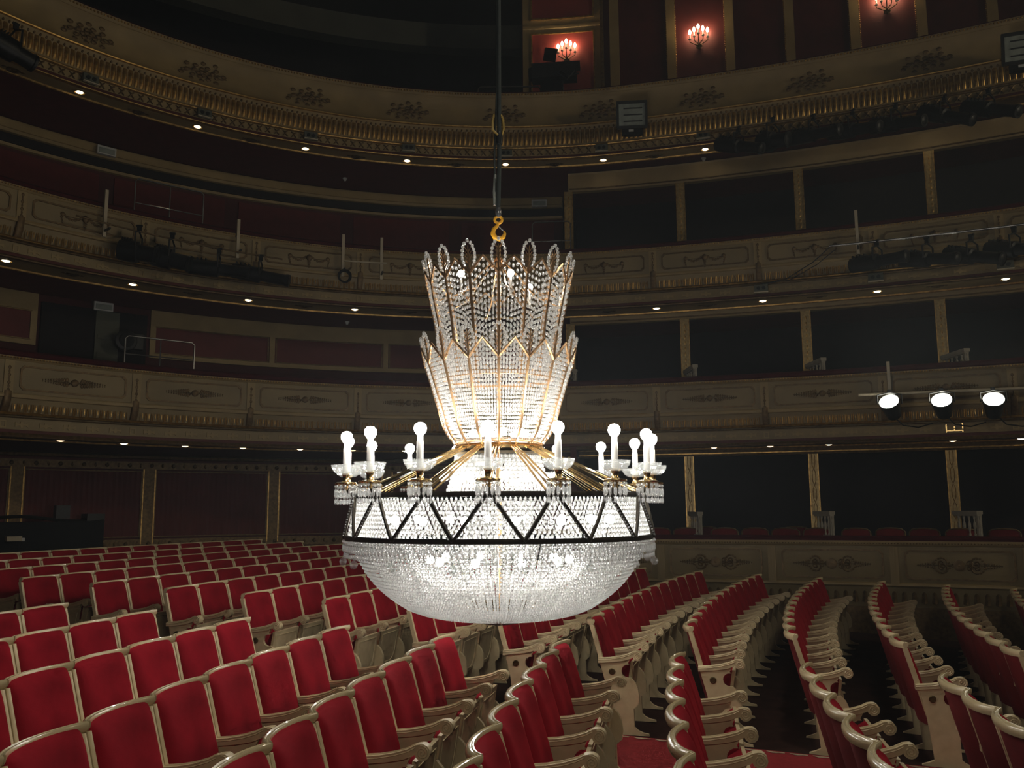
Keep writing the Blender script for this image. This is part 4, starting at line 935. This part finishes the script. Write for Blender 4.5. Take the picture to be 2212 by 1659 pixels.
for k in range(60):
    a = 2*PI*k/60
    for z in np.arange(1.33, 1.235, -.026): pos.append(pol(.345-.2*(1.33-z), a, z-ZB)); size.append((.0115, .013))
ob('bottom_cluster', bead_mesh('bottom_cluster', pos, size, 'crystal'), ch, kind='stuff')
# inner loose chains seen through the bowl
pos, size = [], []
for k in range(70):
    a = 2*PI*k/70; r0 = 1.05
    for t in np.linspace(0, 1, 20):
        pos.append(pol(r0-.55*t, a, 2.22-.72*t-.25*math.sin(PI*t)*.6-ZB)); size.append((.013, .016))
ob('inner_chains', bead_mesh('inner_chains', pos, size, 'crystal'), ch, kind='stuff')
# candles
RC = 1.375
sleeve = B().lathe([(.027, 2.50), (.027, 2.70), (.023, 2.71), (.023, 2.755)], 14).mesh('sleeve', 'sleeve', 40)
bulb = B().lathe([(.020, -.055), (.03, -.045), (.045, -.022), (.05, 0), (.045, .024), (.028, .042), (0, .05)], 14, (0, 0, 2.80)).mesh('bulb', 'bulb', True)
dish = B().lathe([(.03, 2.475), (.06, 2.478), (.095, 2.50), (.115, 2.53), (.122, 2.56), (.118, 2.562), (.11, 2.535), (.09, 2.507), (.055, 2.486), (.03, 2.483)], 48, lobes=12, lamp_=.055).mesh('drip_dish', 'dish', True)
cup = B().lathe([(.0, 2.34), (.02, 2.35), (.022, 2.385), (.088, 2.395), (.095, 2.404), (.088, 2.414), (.034, 2.42), (.028, 2.43), (.028, 2.465), (.036, 2.478), (.036, 2.49)], 16).mesh('brass_cup', 'brass', 40)
foot = B().tube([(0, 0, 2.38), (-.03, 0, 2.33), (-.08, 0, 2.29)], .016, 6).mesh('foot', 'ironring', 50)
pp, ps = [], []
for k in range(14):
    a = 2*PI*k/14; pp += [pol(.086, a, 2.38), pol(.086, a, 2.322), pol(.086, a, 2.252)]; ps += [(.012, .013), (.013, .046), (.010, .028)]
pend = bead_mesh('pendants', pp, ps, 'prism')
for me in (sleeve, bulb, dish, cup, foot, pend):
    for v_ in me.vertices: v_.co.z -= 2.3
for p in range(NR):
    a = VIEW+PHC+p*DA
    c = ob('candle', None, ch, (*pol(RC, a, 0)[:2], 2.3-ZB), a)
    ob('sleeve', sleeve, c); ob('bulb', bulb, c); ob('drip_dish', dish, c); ob('brass_cup', cup, c); ob('foot', foot, c); ob('pendants', pend, c, kind='stuff')
    for d in (-1, 0, 1):
        ob('arm_rod', tubem([pol(.385, a+d*.06, 2.725), pol(.55, a+d*.055, 2.655), pol(1.27, a+d*.045, 2.325)], .0105, 'brass', 6), ch)
# bulbs inside
ib = B().lathe([(0, -.04), (.027, -.028), (.038, 0), (.027, .028), (0, .04)], 12).mesh('inner_bulb', 'inner', True)
ub = B().lathe([(0, -.035), (.024, -.024), (.034, 0), (.024, .024), (0, .036)], 12).mesh('bulb', 'bulb', True)
def bulbs(r, z, n, a0): 
    for k in range(n): ob('inner_bulb', ib, ch, pol(r, VIEW+a0+2*PI*k/n, z-ZB))
bulbs(.24, 2.86, 8, .15); bulbs(.52, 2.47, 10, .1); bulbs(1.0, 2.09, 16, .12); bulbs(.62, 1.74, 10, .3)  # lowest ring added to brighten the bowl and the seats below
for lat, dep in ((-.34, .2), (.11, .22), (.3, -.3)):
    d_ = Vector((math.cos(VIEW), math.sin(VIEW), 0)); l_ = Vector((-d_.y, d_.x, 0)); q_ = d_*dep-l_*(-lat)
    cn = ob('upper_candle', B().tube([(0, 0, -.2), (0, 0, -.03)], .012, 8).mesh('upper_candle', 'sleeve', 40), ch, (q_.x, q_.y, 4.30-ZB)); ob('bulb', ub, cn)
# ---------------------------------------------------------------- hoist cable and hook
hk = thing('crane_hook', 'yellow crane hook with safety latch holding the chandelier', 'hook', (*CXY, 4.72))
yb = B(); yb.tube([(.034*math.cos(a*PI/8), 0, .155+.034*math.sin(a*PI/8)) for a in range(17)], .014, 8); ob('eye', yb.mesh('eye', 'yellow', 60), hk)
pth = [(0, .125), (-.012, .095), (-.045, .06), (-.052, .02), (-.03, -.02), (.01, -.032), (.048, -.012), (.06, .02), (.055, .045)]
ob('hook', B().tube([(x, 0, z) for x, z in pth], [.016, .017, .02, .024, .026, .025, .02, .014, .008], 8).mesh('hook', 'yellow', 60), hk)
ob('latch', B().tube([(.0, 0, .09), (.055, 0, .04)], .006, 5).mesh('latch', 'steel', 60), hk); hk.rotation_euler = (0, 0, VIEW+PI/2)
cb_ = thing('hoist_cable', 'dark hoist cable running up out of the photo above the chandelier', 'cable', (*CXY, 4.9))
ob('cable', B().tube([(0, 0, .1), (.01, 0, .5), (.015, 0, 12.2)], .021, 8).mesh('cable', 'rope', 60), cb_)
ob('slack_cable', B().tube([(-.03, 0, .25), (-.035, -.01, .6), (-.01, 0, 1.3), (-.005, 0, 12.2)], .010, 6).mesh('slack_cable', 'rope', 60), cb_)
ob('swivel', B().lathe([(.0, 0), (.018, .0), (.03, .03), (.035, .06), (.015, .10), (.012, .16), (0, .16)], 10).mesh('swivel', 'steel', 50), cb_)
ob('webbing_strap', B().tube([(-.035, 0, .12), (-.04, 0, .25), (-.03, 0, .42)], .014, 6).mesh('webbing_strap', 'webbing', 60), cb_)
ob('clamp', B().lathe([(.03, 0), (.034, .03), (.034, .09), (.024, .12)], 10, (.01, 0, .72)).mesh('clamp', 'black', 50), cb_)
ob('yellow_sling', B().tube([(.005, -.03, .80), (-.045, -.02, .86), (-.055, 0, .96), (-.04, 0, 1.02), (.0, .02, 1.04)], .012, 6).tube([(.02, .03, .80), (.05, .02, .88), (.048, 0, .97), (.03, 0, 1.01)], .012, 6).mesh('yellow_sling', 'ygold', 60), cb_)
